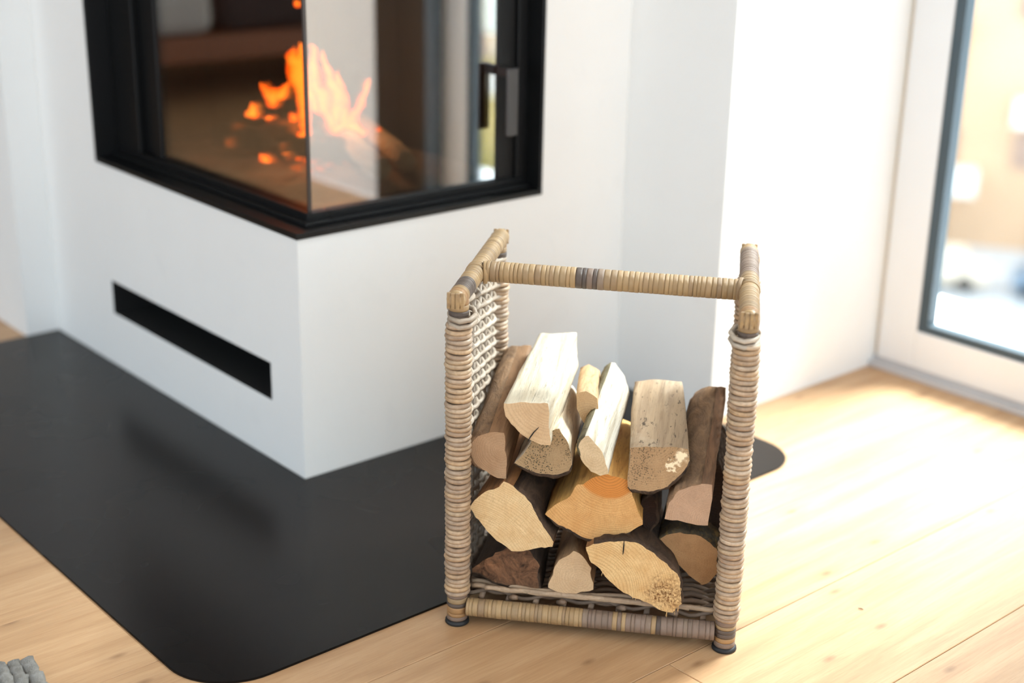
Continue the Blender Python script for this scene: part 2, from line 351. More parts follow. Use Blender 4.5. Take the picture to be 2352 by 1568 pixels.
# wall stub beside the chimney breast: grey side face and the bright face running to the door
struct(boxes('wall_back', [(XC, XW, YB, 0.45, 0, H)], M['plaster2']))
struct(boxes('wall_left', [(XL-0.0, 0.9, YA, YA+0.12, 0, H), (XL, 0.10, YA+0.12, 1.6, 0, H)], M['plaster2']))
struct(boxes('wall_far', [(-4.0, 1.2, 5.9, 6.0, 0, H), (-4.1, -4.0, 2.2, 6.0, 0, H), (-4.1, -4.0, -4.0, -1.5, 0, H)], simple('dark_taupe_wall', (92, 80, 72), 0.8)))
struct(boxes('wall_front', [(-4.0, -3.75, -4.1, -4.0, 0, H), (0.95, XW, -4.1, -4.0, 0, H)], M['plaster2']))
struct(box('ceiling', (-4.0, XW, -4.0, 6.0, H, H+0.1), M['ceiling']))

# glazed door in the window front
def glazed_door(name, y1, y0, sash=0.084, zt=2.02):
    d = struct(empty(name))
    fx0, fx1 = XW-0.012, XW+0.022
    boxes('outer_frame', [(XW-0.002, XW+0.08, y1-0.012, y1, 0.02, zt+0.02), (XW-0.002, XW+0.08, y0, y0+0.012, 0.02, zt+0.02)], M['seam'], d)
    a, b = y1-0.012, y0+0.012
    boxes('sash', [(fx0, fx1, a-sash, a, 0.022, zt), (fx0, fx1, b, b+sash, 0.022, zt), (fx0, fx1, b+sash, a-sash, 0.022, 0.098), (fx0, fx1, b+sash, a-sash, zt-0.08, zt)], M['frame_white'], d, 0.003)
    ga, gb = a-sash, b+sash
    boxes('glazing_seal', [(fx0+0.004, fx1-0.002, ga-0.022, ga, 0.098, zt-0.08), (fx0+0.004, fx1-0.002, gb, gb+0.022, 0.098, zt-0.08), (fx0+0.004, fx1-0.002, gb+0.022, ga-0.022, 0.098, 0.113), (fx0+0.004, fx1-0.002, gb+0.022, ga-0.022, zt-0.095, zt-0.08)], M['gasket'], d)
    box('pane', (XW+0.007, XW+0.013, gb+0.015, ga-0.015, 0.106, zt-0.088), M['window_glass'], d)
    boxes('threshold', [(XW-0.022, XW+0.09, y0, y1, 0.0, 0.012), (XW-0.008, XW+0.09, y0, y1, 0.012, 0.022)], M['threshold'], d, 0.001)
    return d
glazed_door('door_1', YB, -1.085)
glazed_door('door_2', -1.81, -2.90)
glazed_door('door_3', -2.91, -3.98)

# ---------------------------------------------------------------- fireplace
fp = tag(empty('fireplace', (0, 0, 0)), 'white plastered corner fireplace with black steel surround, glass corner and dark air slot', 'fireplace')
OT = 1.02; OZ = 0.414; OXR = 0.503; OYL = 0.699
bm = bmesh.new()
def quad(*p): bm.faces.new([bm.verts.new(q) for q in p])
def holed(axis, const, a0, a1, z0, z1, holes):
    """plaster face with rectangular openings"""
    As = sorted(set([a0, a1] + [h[0] for h in holes] + [h[1] for h in holes])); Zs = sorted(set([z0, z1] + [h[2] for h in holes] + [h[3] for h in holes]))
    for i in range(len(As)-1):
        for j in range(len(Zs)-1):
            ca, cz = (As[i]+As[i+1])/2, (Zs[j]+Zs[j+1])/2
            if any(h[0] < ca < h[1] and h[2] < cz < h[3] for h in holes): continue
            P = [(As[i], Zs[j]), (As[i+1], Zs[j]), (As[i+1], Zs[j+1]), (As[i], Zs[j+1])]
            if axis == 0: quad(*[(const, p[0], p[1]) for p in reversed(P)])
            else: quad(*[(p[0], const, p[1]) for p in P])
SL = (0.094, 0.677, 0.1115, 0.178)
holed(0, 0.0, 0, YA, 0, H, [SL, (0, OYL, OZ, OT)])
holed(1, 0.0, 0, XC, 0, H, [(0, OXR, OZ, OT)])
# inner shell so that the breast is solid round the openings
quad((0.0, 0, OZ), (OXR, 0, OZ), (OXR, OYL, OZ), (0.0, OYL, OZ))
quad((0.0, 0, OT), (0, OYL, OT), (OXR, OYL, OT), (OXR, 0, OT))
quad((XC, 0, 0), (XC, YA, 0), (XC, YA, H), (XC, 0, H)); quad((0, YA, 0), (0, YA, H), (XC, YA, H), (XC, YA, 0))
bmesh.ops.remove_doubles(bm, verts=bm.verts, dist=1e-5)
link('plaster_breast', bmesh_mesh('plaster_breast', bm, M['plaster']), fp)
# air slot: a dark steel duct behind the opening
bm = bmesh.new(); y0, y1, z0, z1 = SL; dp = 0.16
for q in (((0,y0,z0),(dp,y0,z0),(dp,y1,z0),(0,y1,z0)), ((0,y0,z1),(0,y1,z1),(dp,y1,z1),(dp,y0,z1)), ((0,y0,z0),(0,y0,z1),(dp,y0,z1),(dp,y0,z0)), ((0,y1,z0),(dp,y1,z0),(dp,y1,z1),(0,y1,z1)), ((dp,y0,z0),(dp,y0,z1),(dp,y1,z1),(dp,y1,z0))):
    bm.faces.new([bm.verts.new(p) for p in q])
bmesh.ops.recalc_face_normals(bm, faces=bm.faces)
link('air_slot', bmesh_mesh('air_slot', bm, M['black_inner']), fp)
# steel surround
GX, GY = 0.052, 0.044; ZG0 = 0.436          # planes of the two panes
boxes('steel_surround', [
    (-0.003, 0.10, -0.003, OYL, OZ-0.006, OZ+0.004), (0.10, OXR, -0.003, 0.10, OZ-0.006, OZ+0.004),
    (-0.003, 0.07, OYL-0.004, OYL+0.003, OZ-0.006, OT), (OXR-0.004, OXR+0.003, -0.003, 0.06, OZ-0.006, OT),
    (-0.003, 0.07, -0.003, OYL, OT, OT+0.004), (0.07, OXR, -0.003, 0.06, OT, OT+0.004)], M['black_metal'], fp, 0.0012)
boxes('glass_frame', [
    (GX-0.010, GX+0.03, GY-0.010, OYL-0.004, OZ+0.004, ZG0), (GX+0.03, OXR-0.004, GY-0.010, GY+0.03, OZ+0.004, ZG0),
    (GX-0.022, GX+0.03, GY-0.024, OYL-0.004, OZ+0.004, OZ+0.011), (GX+0.03, OXR-0.004, GY-0.024, GY+0.03, OZ+0.004, OZ+0.011),
    (GX-0.004, GX+0.02, 0.527, 0.556, ZG0, OT), (GX-0.010, GX+0.04, 0.602, OYL-0.004, ZG0, OT), (GX+0.006, GX+0.012, 0.556, 0.602, ZG0, OT),
    (0.436, 0.474, GY-0.004, GY+0.03, ZG0, OT), (0.476, OXR-0.004, GY-0.010, GY+0.03, ZG0, OT)], M['black_metal'], fp, 0.0015)
boxes('corner_seal', [(GX-0.001, GX+0.004, GY-0.001, GY+0.004, ZG0, OT)], simple('glass_joint', (70, 62, 58), 0.3), fp)
p1 = box('glass_pane', (GX, GX+0.004, GY+0.005, 0.527, ZG0, OT), M['fire_glass_side'], fp)
p2 = box('glass_pane', (GX+0.005, 0.437, GY, GY+0.004, ZG0, OT), M['fire_glass'], fp)
p2['label'] = 'front glass mirroring the bright door'
# interior lining with panels
ln = boxes('firebox_lining', [(0.10, 0.52, 0.70, 0.73, OZ, OT), (0.505, 0.53, 0.12, 0.72, OZ, OT)], M['firebrick'], fp)
for i in range(3):
    box('fire_brick', (0.112+i*0.13, 0.112+i*0.13+0.126, 0.690, 0.702, OZ+0.02, OT-0.02), M['firebrick'], fp, 0.002)
for i in range(4):
    box('fire_brick', (0.497, 0.508, 0.13+i*0.14, 0.13+i*0.14+0.136, OZ+0.02, OT-0.02), M['firebrick'], fp, 0.002)
bm = bmesh.new()
NX, NY = 30, 40; g = [[bm.verts.new((0.066+i/NX*0.43, 0.060+j/NY*0.63, OZ+0.014+0.018*noise.noise(Vector((i*0.25, j*0.25, 0)))*(1 if 0<i<NX and 0<j<NY else 0)+0.012*math.exp(-((i/NX-0.45)**2+(j/NY-0.4)**2)*9))) for j in range(NY+1)] for i in range(NX+1)]
for i in range(NX):
    for j in range(NY): bm.faces.new((g[i][j], g[i+1][j], g[i+1][j+1], g[i][j+1]))
o = link('ash_bed', bmesh_mesh('ash_bed', bm, M['ash'], True), fp); o['kind'] = 'stuff'
# handle: flat bar on a bracket
hd = boxes('door_handle', [(0.428, 0.451, 0.003, 0.009, 0.519, 0.634)], M['handle_metal'], fp, 0.002); hd['label'] = 'grey metal bar handle'
boxes('handle_bracket', [(0.434, 0.445, 0.009, GY-0.004, 0.618, 0.634)], M['black_metal'], hd, 0.001)

# hearth plate (L-shaped in use: runs round the foot of the breast)
def rounded(pts, rads, seg=14):
    out = []
    n = len(pts)
    for i in range(n):
        p0, p, p2_ = Vector(pts[i-1]), Vector(pts[i]), Vector(pts[(i+1) % n]); r = rads[i]
        if r <= 0: out.append(tuple(p)); continue
        a = (p0-p).normalized(); b = (p2_-p).normalized()
        A, B = p+a*r, p+b*r; c = p+(a+b)*r
        for k in range(seg+1):
            t = k/seg*PI/2; out.append(tuple(c - b*r*math.cos(t) - a*r*math.sin(t)) )
    return out
hp = rounded([(-0.441, -0.461), (0.722, -0.461), (0.722, YB-0.001), (XC-0.001, YB-0.001), (XC-0.001, -0.001), (-0.001, -0.001), (-0.001, YA-0.001), (-0.441, YA-0.001)], [0.092, 0.085, 0, 0, 0, 0, 0, 0.09])
o = link('hearth_plate', prism_mesh('hearth_plate', hp, 0.0, 0.003, M['hearth'], 0.0006))
tag(o, 'large matt black floor plate with rounded corners around the foot of the fireplace', 'hearth plate')

# ---------------------------------------------------------------- fire in the firebox
def flame_mat():
    t = NT('flame'); lw = t.n('ShaderNodeLayerWeight'); lw.inputs['Blend'].default_value = 0.5
    v_ = t.coords(); nz = t.noise(v_, 30, 3)
    f = t.math('ADD', lw.outputs['Facing'], t.math('MULTIPLY', t.math('SUBTRACT', nz, 0.5), 0.5))
    c = t.ramp(f, [(0.02, (1.0, 0.26, 0.02, 1)), (0.3, (1.0, 0.13, 0.004, 1)), (0.8, (1.0, 0.055, 0.001, 1))])
    em = t.n('ShaderNodeEmission'); em.inputs[1].default_value = 6.5; t.l(c, em.inputs[0])
    tr = t.n('ShaderNodeBsdfTransparent'); mx = t.n('ShaderNodeMixShader')
    t.l(t.ramp(f, [(0.45, (0, 0, 0, 1)), (1.0, (1, 1, 1, 1))]), mx.inputs[0]); t.l(em.outputs[0], mx.inputs[1]); t.l(tr.outputs[0], mx.inputs[2]); t.l(mx.outputs[0], t.out.inputs[0]); return t.m
M['flame'] = flame_mat()
def ember_mat():
    t = NT('glowing_ember'); v_ = t.coords((1, 1, 1), 5.0); n1 = t.noise(v_, 60, 3)
    p = t.pbsdf(lin((40, 26, 20)), 0.9); t.l(t.ramp(n1, [(0.4, (0.02, 0.0, 0.0, 1)), (0.6, (1.0, 0.16, 0.02, 1)), (0.8, (1.0, 0.35, 0.06, 1))]), p.inputs['Emission Color']); p.inputs['Emission Strength'].default_value = 1.6; return t.m
M['ember'] = ember_mat()
fire = tag(empty('fire', (0.28, 0.33, OZ+0.02)), 'orange flames burning behind the glass corner of the fireplace', 'fire')
off = Vector((0.28, 0.33, OZ+0.02))
LOGS={"A": {"v0": 0.015, "L": 0.25, "d": [-0.0019, 0.034], "bark": [8, 2], "pith": [0.0534, 0.2496], "poly": [[0.0136, 0.2578], [0.0233, 0.2685], [0.0382, 0.2741], [0.0581, 0.2764], [0.0597, 0.2514], [0.0612, 0.2318], [0.0615, 0.2093], [0.05, 0.2102], [0.029, 0.2207], [0.0179, 0.2297], [0.0131, 0.2417]]}, "B": {"v0": -0.005, "L": 0.25, "d": [0.0072, 0.0111], "bark": None, "pith": [0.1179, 0.3358], "poly": [[0.0596, 0.3251], [0.0881, 0.328], [0.1164, 0.3304], [0.1173, 0.3162], [0.1189, 0.2967], [0.1213, 0.2716], [0.1078, 0.2716], [0.0965, 0.2755], [0.0817, 0.2838], [0.0685, 0.2965], [0.0622, 0.3074]]}, "C": {"v0": 0.012, "L": 0.24, "d": [-0.01, -0.028], "bark": [7, 0], "pith": [0.1185, 0.2872], "poly": [[0.0725, 0.2347], [0.0854, 0.2507], [0.0962, 0.2761], [0.113, 0.2837], [0.1297, 0.2881], [0.1386, 0.2738], [0.1435, 0.2626], [0.1481, 0.2398], [0.1445, 0.2302], [0.1288, 0.2232], [0.1066, 0.2218], [0.0876, 0.2274]]}, "D": {"v0": 0.085, "L": 0.165, "d": [-0.013, -0.0236], "bark": None, "pith": [0.1584, 0.2759], "poly": [[0.141, 0.3087], [0.1541, 0.3147], [0.1701, 0.3049], [0.1732, 0.2834], [0.1658, 0.2628], [0.1589, 0.2603], [0.1504, 0.2721], [0.144, 0.2872]]}, "E": {"v0": 0.0, "L": 0.24, "d": [0.0081, 0.0145], "bark": [11, 2], "pith": [0.177, 0.2581], "poly": [[0.1559, 0.2713], [0.1583, 0.2818], [0.1648, 0.2866], [0.1698, 0.287], [0.1779, 0.2775], [0.1867, 0.2656], [0.1918, 0.2503], [0.1957, 0.2367], [0.1846, 0.2332], [0.1733, 0.2383], [0.1617, 0.2482], [0.1568, 0.2593]]}, "F": {"v0": 0.005, "L": 0.24, "d": [-0.0173, 0.0007], "bark": [6, 13], "pith": [0.2501, 0.2865], "poly": [[0.2215, 0.2733], [0.2349, 0.2755], [0.2546, 0.2772], [0.2706, 0.2786], [0.2831, 0.2788], [0.2955, 0.2789], [0.2974, 0.2615], [0.2928, 0.2493], [0.2871, 0.2389], [0.2718, 0.2236], [0.2542, 0.214], [0.2361, 0.2132], [0.2242, 0.2151], [0.2213, 0.2188], [0.2215, 0.2467]]}, "G": {"v0": 0.0, "L": 0.25, "d": [0.0113, 0.0398], "bark": [1, 5], "pith": [0.3291, 0.1806], "poly": [[0.2708, 0.1798], [0.2712, 0.1899], [0.2749, 0.2043], [0.2831, 0.219], [0.2969, 0.2293], [0.3145, 0.2333], [0.3287, 0.2342], [0.3281, 0.2203], [0.3277, 0.2074], [0.3261, 0.1762], [0.3108, 0.1767], [0.2926, 0.1789]]}, "H": {"v0": 0.005, "L": 0.24, "d": [0.0078, -0.0019], "bark": [6, 11], "pith": [-0.0013, 0.061], "poly": [[0.0161, 0.1686], [0.0217, 0.1793], [0.0291, 0.1892], [0.0421, 0.1965], [0.055, 0.2038], [0.0614, 0.2119], [0.0736, 0.2056], [0.0887, 0.1939], [0.0983, 0.1796], [0.1079, 0.1632], [0.1177, 0.1458], [0.1283, 0.1325], [0.1276, 0.1241], [0.1127, 0.1205], [0.0922, 0.1143], [0.0716, 0.1101], [0.0649, 0.1156], [0.0582, 0.1222], [0.0506, 0.1235], [0.0458, 0.1293], [0.0333, 0.1435], [0.0219, 0.1548]]}, "I": {"v0": 0.01, "L": 0.24, "d": [-0.0108, -0.0139], "bark": [13, 19], "pith": [0.1952, 0.2382], "poly": [[0.1145, 0.1676], [0.1272, 0.18], [0.147, 0.1971], [0.1557, 0.213], [0.1648, 0.2128], [0.1735, 0.2256], [0.1897, 0.2311], [0.2061, 0.2287], [0.2236, 0.2223], [0.2273, 0.2007], [0.2354, 0.1834], [0.2433, 0.1701], [0.2428, 0.1619], [0.2259, 0.1521], [0.2062, 0.1409], [0.188, 0.1349], [0.1713, 0.1353], [0.1525, 0.1427], [0.1335, 0.1531], [0.1184, 0.1628]]}, "J": {"v0": 0.02, "L": 0.23, "d": [-0.0093, -0.0397], "bark": [7, 13], "pith": [0.0831, 0.1592], "poly": [[0.016, 0.0711], [0.0274, 0.0829], [0.0426, 0.0951], [0.0615, 0.1076], [0.0805, 0.1095], [0.0959, 0.1027], [0.1037, 0.0909], [0.1089, 0.0724], [0.1076, 0.0488], [0.0933, 0.0451], [0.0741, 0.0473], [0.0548, 0.0517], [0.0392, 0.0586], [0.0199, 0.0651]]}, "K": {"v0": 0.012, "L": 0.22, "d": [-0.0122, -0.0329], "bark": None, "pith": [0.1622, 0.0747], "poly": [[0.1486, 0.1102], [0.154, 0.117], [0.1606, 0.1135], [0.1693, 0.1051], [0.1791, 0.0926], [0.1786, 0.0799], [0.1817, 0.0719], [0.1812, 0.0623], [0.17, 0.059], [0.1589, 0.0529], [0.14, 0.0515], [0.1219, 0.0569], [0.1235, 0.0677], [0.1277, 0.085], [0.1348, 0.1004]]}, "L": {"v0": -0.008, "L": 0.24, "d": [-0.028, -0.007], "bark": [1, 10], "pith": [0.1706, 0.0671], "poly": [[0.1706, 0.1332], [0.1823, 0.1395], [0.2004, 0.1464], [0.2185, 0.1487], [0.2386, 0.1462], [0.2553, 0.1378], [0.2723, 0.1253], [0.2875, 0.1126], [0.2945, 0.1011], [0.2986, 0.083], [0.2994, 0.0634], [0.294, 0.0607], [0.2892, 0.0497], [0.2762, 0.0514], [0.2612, 0.0581], [0.2499, 0.0631], [0.2349, 0.0677], [0.2218, 0.0726], [0.2065, 0.0855], [0.1911, 0.1024], [0.1776, 0.1175]]}, "M": {"v0": 0.05, "L": 0.2, "d": [0.004, 0.002], "bark": [0, 6], "pith": [0.3087, 0.0959], "poly": [[0.2593, 0.1249], [0.272, 0.1325], [0.2903, 0.1385], [0.3107, 0.1374], [0.326, 0.1296], [0.3396, 0.1185], [0.3423, 0.1], [0.3421, 0.0811], [0.3336, 0.0685], [0.3236, 0.0632], [0.3051, 0.075], [0.2851, 0.0982], [0.2711, 0.1136]]}, "N": {"v0": 0.05, "L": 0.17, "d": [0.0, 0.0], "bark": [0, 5], "pith": [0.2539, 0.1485], "poly": [[0.2379, 0.1808], [0.2487, 0.1879], [0.2576, 0.1765], [0.258, 0.1518], [0.2496, 0.1323], [0.2418, 0.1398], [0.2361, 0.16]]}, "O": {"v0": 0.1, "L": 0.15, "d": [0.0, 0.0], "bark": [0, 6], "pith": [0.3374, 0.1646], "poly": [[0.3236, 0.215], [0.3335, 0.2201], [0.3442, 0.1984], [0.3505, 0.1469], [0.3486, 0.1043], [0.3376, 0.0989], [0.3271, 0.1446]]}}
RODS=[[[0.0175, 0.0151], [0.0402, 0.0156], [0.0583, 0.0114], [0.0768, 0.0036], [0.1041, -0.0006], [0.1404, 0.0103]], [[0.0356, -0.042], [0.06, -0.0205], [0.0858, -0.0049], [0.1148, 0.0034], [0.1504, 0.0066], [0.1886, 0.0009], [0.2173, -0.0064], [0.2506, -0.0054], [0.2836, -0.0026], [0.3093, -0.0031]], [[0.0773, -0.0227], [0.1057, -0.0116], [0.1317, 0.0048], [0.1594, 0.0103], [0.1941, 0.002]], [[0.0922, -0.0217], [0.1238, -0.0062], [0.1605, 0.001], [0.1985, -0.0046], [0.2363, -0.0119], [0.2912, -0.0066], [0.3454, 0.0131]], [[0.1909, -0.0208], [0.2175, -0.0082], [0.2538, 0.0007], [0.2911, -0.0048], [0.3281, -0.0157], [0.3463, -0.0193]], [[0.0153, 0.0264], [0.0416, 0.0296], [0.0821, 0.0181], [0.1106, 0.0198], [0.1585, 0.0177], [0.2144, 0.0249], [0.271, 0.0208]]]
KNOBS=[[0.076, -0.0085], [0.141, -0.007], [0.2214, -0.0079], [0.2899, -0.0109]]
FLAMES=[[[0.2419, 0.3551, 0.4705, 0.0046], [0.2447, 0.3533, 0.5024, 0.0093], [0.2437, 0.3539, 0.5418, 0.0139], [0.2402, 0.3562, 0.5809, 0.017], [0.2321, 0.3616, 0.6119, 0.0163], [0.2237, 0.3671, 0.6334, 0.0077], [0.228, 0.3643, 0.6487, 0.0015]], [[0.2397, 0.3565, 0.5614, 0.0062], [0.2393, 0.3568, 0.5964, 0.0108], [0.2415, 0.3553, 0.6311, 0.007], [0.2408, 0.3558, 0.6517, 0.0015]], [[0.2428, 0.3545, 0.4303, 0.0031], [0.2474, 0.3515, 0.4545, 0.0062], [0.2462, 0.3522, 0.4865, 0.0093], [0.249, 0.3504, 0.5182, 0.0062]], [[0.2902, 0.3233, 0.4941, 0.0062], [0.2853, 0.3265, 0.5084, 0.0108], [0.2766, 0.3322, 0.5322, 0.0155], [0.2708, 0.3361, 0.5613, 0.0147], [0.2649, 0.3399, 0.5886, 0.0108], [0.2618, 0.342, 0.6196, 0.0062], [0.2574, 0.3449, 0.6487, 0.0015]], [[0.2981, 0.3181, 0.494, 0.0062], [0.2972, 0.3187, 0.5178, 0.0108], [0.2938, 0.3209, 0.5455, 0.0124], [0.2892, 0.324, 0.573, 0.0101], [0.2832, 0.3279, 0.5979, 0.007], [0.2759, 0.3327, 0.618, 0.0039], [0.2723, 0.3351, 0.6288, 0.0008]], [[0.2943, 0.3206, 0.502, 0.0046], [0.2988, 0.3176, 0.5337, 0.0108], [0.3001, 0.3168, 0.5651, 0.0077], [0.296, 0.3194, 0.5924, 0.0031], [0.2976, 0.3184, 0.6041, 0.0008]], [[0.2679, 0.338, 0.5181, 0.0062], [0.2598, 0.3433, 0.5339, 0.0108], [0.2564, 0.3455, 0.5575, 0.0093], [0.2546, 0.3467, 0.5886, 0.0062], [0.2577, 0.3446, 0.6119, 0.0015]], [[0.3099, 0.3103, 0.4955, 0.0046], [0.3181, 0.3049, 0.5098, 0.0116], [0.325, 0.3004, 0.5319, 0.0093], [0.3319, 0.2959, 0.5555, 0.0062], [0.3374, 0.2922, 0.5743, 0.0039], [0.3428, 0.2887, 0.5884, 0.0012]], [[0.3034, 0.3146, 0.4939, 0.0031], [0.3089, 0.311, 0.5082, 0.0093], [0.304, 0.3142, 0.5273, 0.0077], [0.3081, 0.3115, 0.5415, 0.0015]], [[0.2869, 0.3254, 0.4925, 0.0062], [0.3067, 0.3124, 0.5003, 0.0108], [0.3231, 0.3016, 0.497, 0.007], [0.3375, 0.2921, 0.4921, 0.0015]], [[0.2041, 0.38, 0.5358, 0.0031], [0.1993, 0.3831, 0.5484, 0.0124], [0.1914, 0.3883, 0.5617, 0.0093], [0.182, 0.3945, 0.5695, 0.0062], [0.1759, 0.3985, 0.5773, 0.0015]], [[0.2072, 0.3779, 0.5538, 0.0108], [0.2141, 0.3734, 0.5693, 0.0062], [0.2262, 0.3654, 0.5848, 0.0023]], [[0.1653, 0.4055, 0.5125, 0.0023], [0.1656, 0.4053, 0.5227, 0.0101], [0.1675, 0.4041, 0.5384, 0.0062], [0.1685, 0.4034, 0.5485, 0.0015]], [[0.1916, 0.3882, 0.467, 0.0023], [0.1946, 0.3862, 0.4806, 0.0139], [0.1925, 0.3876, 0.4949, 0.0116], [0.1902, 0.3891, 0.5044, 0.0015]], [[0.205, 0.3793, 0.4821, 0.0015], [0.1999, 0.3827, 0.4853, 0.0077], [0.1936, 0.3869, 0.4885, 0.0031]], [[0.1765, 0.3981, 0.4448, 0.0015], [0.1827, 0.394, 0.4359, 0.0093], [0.1904, 0.389, 0.4294, 0.0077], [0.1942, 0.3865, 0.4261, 0.0015]], [[0.1842, 0.3931, 0.5186, 0.0015], [0.1906, 0.3888, 0.5186, 0.007], [0.1972, 0.3845, 0.5201, 0.0015]], [[0.224, 0.3669, 0.5065, 0.0023], [0.2268, 0.365, 0.5168, 0.007], [0.2245, 0.3666, 0.5247, 0.0015]], [[0.2283, 0.364, 0.4747, 0.0023], [0.2376, 0.3579, 0.4802, 0.0101], [0.2443, 0.3535, 0.4865, 0.0023]], [[0.2276, 0.3645, 0.4507, 0.0023], [0.2342, 0.3602, 0.4514, 0.007], [0.2395, 0.3567, 0.4529, 0.0015]], [[0.2107, 0.3756, 0.4532, 0.0015], [0.2199, 0.3696, 0.4555, 0.0039], [0.2304, 0.3627, 0.4546, 0.0023]], [[0.3269, 0.2991, 0.4874, 0.0015], [0.3309, 0.2965, 0.4905, 0.0054], [0.3349, 0.2938, 0.4937, 0.0015]], [[0.3534, 0.2817, 0.4903, 0.0015], [0.3567, 0.2795, 0.4935, 0.0062], [0.36, 0.2773, 0.4967, 0.0015]], [[0.2348, 0.3597, 0.7123, 0.0023], [0.238, 0.3576, 0.7138, 0.0062], [0.2401, 0.3563, 0.7198, 0.0015]], [[0.2598, 0.3433, 0.4784, 0.0023], [0.2621, 0.3418, 0.4663, 0.0077], [0.2682, 0.3378, 0.4462, 0.0046], [0.2719, 0.3353, 0.4365, 0.0015]], [[0.2437, 0.3539, 0.4625, 0.0031], [0.2465, 0.352, 0.4464, 0.007], [0.2479, 0.3511, 0.4222, 0.0023]]]
EMBERS=[[0.2551, 0.388, 0.435], [0.2551, 0.3557, 0.435], [0.2406, 0.3077, 0.435], [0.2121, 0.3065, 0.435], [0.1809, 0.2861, 0.435], [0.2803, 0.3466, 0.435], [0.3061, 0.4225, 0.435], [0.2148, 0.2614, 0.435], [0.1913, 0.2573, 0.435], [0.2399, 0.2645, 0.435], [0.2133, 0.3588, 0.435]]
CRACKS={"B": [[-0.0259, -0.0607], [-0.0232, -0.0545], [-0.0189, -0.0474], [-0.0124, -0.0397]], "L": [[0.0503, 0.0818], [0.0501, 0.0742], [0.0498, 0.0666], [0.0495, 0.0616]], "K": [[0.0034, -0.014], [0.0038, -0.0094]]}
for fdat in FLAMES:
    bm = bmesh.new(); P = [Vector(p[:3])-off for p in fdat]; R = [p[3] for p in fdat]
    # resample smoothly
    pts = []; rs = []
    for i in range(len(P)-1):
        for k in range(4):
            f = k/4; pts.append(P[i].lerp(P[i+1], f)); s = f*f*(3-2*f); rs.append(R[i]*(1-s)+R[i+1]*s)
    pts.append(P[-1]); rs.append(max(0.0004, R[-1]*0.4)); rs[0] *= 0.6
    tube_bm(bm, pts, rs, 14)
    for v_ in bm.verts:
        nn = noise.noise_vector((v_.co+off)*30); n2 = noise.noise_vector((v_.co+off)*80); v_.co += (Vector((nn.x, nn.y, nn.z*2.0))*0.010+Vector((n2.x, n2.y, n2.z*2.5))*0.004)*min(1, max(rs)/0.014)
    link('flame', bmesh_mesh('flame', bm, M['flame'], True), fire)
for e in EMBERS:
    bm = bmesh.new(); bmesh.ops.create_icosphere(bm, subdivisions=2, radius=random.uniform(0.007, 0.013))
    for v_ in bm.verts: v_.co *= 1 + 0.5*noise.noise(v_.co*90+Vector(e)); v_.co.z *= 0.6
    link('ember', bmesh_mesh('ember', bm, M['ember'], True), fire, (e[0]-off.x, e[1]-off.y, 0.012))

def noisy_log(name, a, b, r, mat, seed, squash=1.0, parent=None, wedge=False):
    a, b = Vector(a), Vector(b); bm = bmesh.new(); n = 14; pts = [a.lerp(b, i/n) for i in range(n+1)]
    tube_bm(bm, pts, r, 6 if wedge else 14)
    for v_ in bm.verts:
        nn = noise.noise_vector(v_.co*45+Vector((seed, 0, 0))); v_.co += nn*r*0.22
    return link(name, bmesh_mesh(name, bm, mat, not wedge), parent)
def charmat():
    t = NT('charred_wood'); v_ = t.coords(); vo = t.n('ShaderNodeTexVoronoi'); vo.feature = 'DISTANCE_TO_EDGE'; vo.inputs['Scale'].default_value = 70; t.l(v_, vo.inputs['Vector'])
    c = t.ramp(vo.outputs['Distance'], [(0.0, lin((14, 12, 11))), (0.2, lin((48, 38, 32)))])
    p = t.pbsdf(c, 0.9, nrm=t.bump(vo.outputs['Distance'], 0.8, 0.003))
    t.l(t.ramp(t.noise(v_, 28, 3), [(0.6, (0, 0, 0, 1)), (0.72, (1, 0.2, 0.02, 1))]), p.inputs['Emission Color']); p.inputs['Emission Strength'].default_value = 1.2; return t.m
M['char'] = charmat()
pale = splitgrain('pale_split_wood', (238, 224, 198), (206, 182, 148), 0.15)
tag(noisy_log('burning_log', (0.335, 0.40, 0.484), (0.252, 0.128, 0.462), 0.021, pale, 3, wedge=True), 'pale split log sloping out of the flames, nearer the glass corner', 'log', 'logs in the fire')
tag(noisy_log('burning_log', (0.395, 0.40, 0.486), (0.318, 0.145, 0.465), 0.020, pale, 9, wedge=True), 'pale split log sloping out of the flames, nearer the steel handle', 'log', 'logs in the fire')
tag(noisy_log('burning_log', (0.16, 0.52, 0.470), (0.30, 0.25, 0.462), 0.024, M['char'], 5), 'charred black log lying low under the flames behind the side glass', 'log', 'logs in the fire')
tag(noisy_log('burning_log', (0.14, 0.36, 0.485), (0.36, 0.44, 0.508), 0.022, M['char'], 6), 'charred black log crossing on top of the other burning logs', 'log', 'logs in the fire')

fli = bpy.data.lights.new('fire_glow', 'AREA'); fli.shape = 'DISK'; fli.size = 0.09; fli.energy = 0.35; fli.color = (1, 0.62, 0.34)
flo = bpy.data.objects.new('fire_glow', fli); col.objects.link(flo); flo.location = (0.29, 0.30, 0.59)

# ---------------------------------------------------------------- log basket
BO = Vector((-0.0838, -0.5065, 0)); BR = math.radians(-49.9)
BW, BD, BH = 0.358, 0.272, 0.472
bk = tag(empty('log_basket', BO, BR), 'open rattan and willow log carrier with wrapped handle, full of firewood', 'basket')

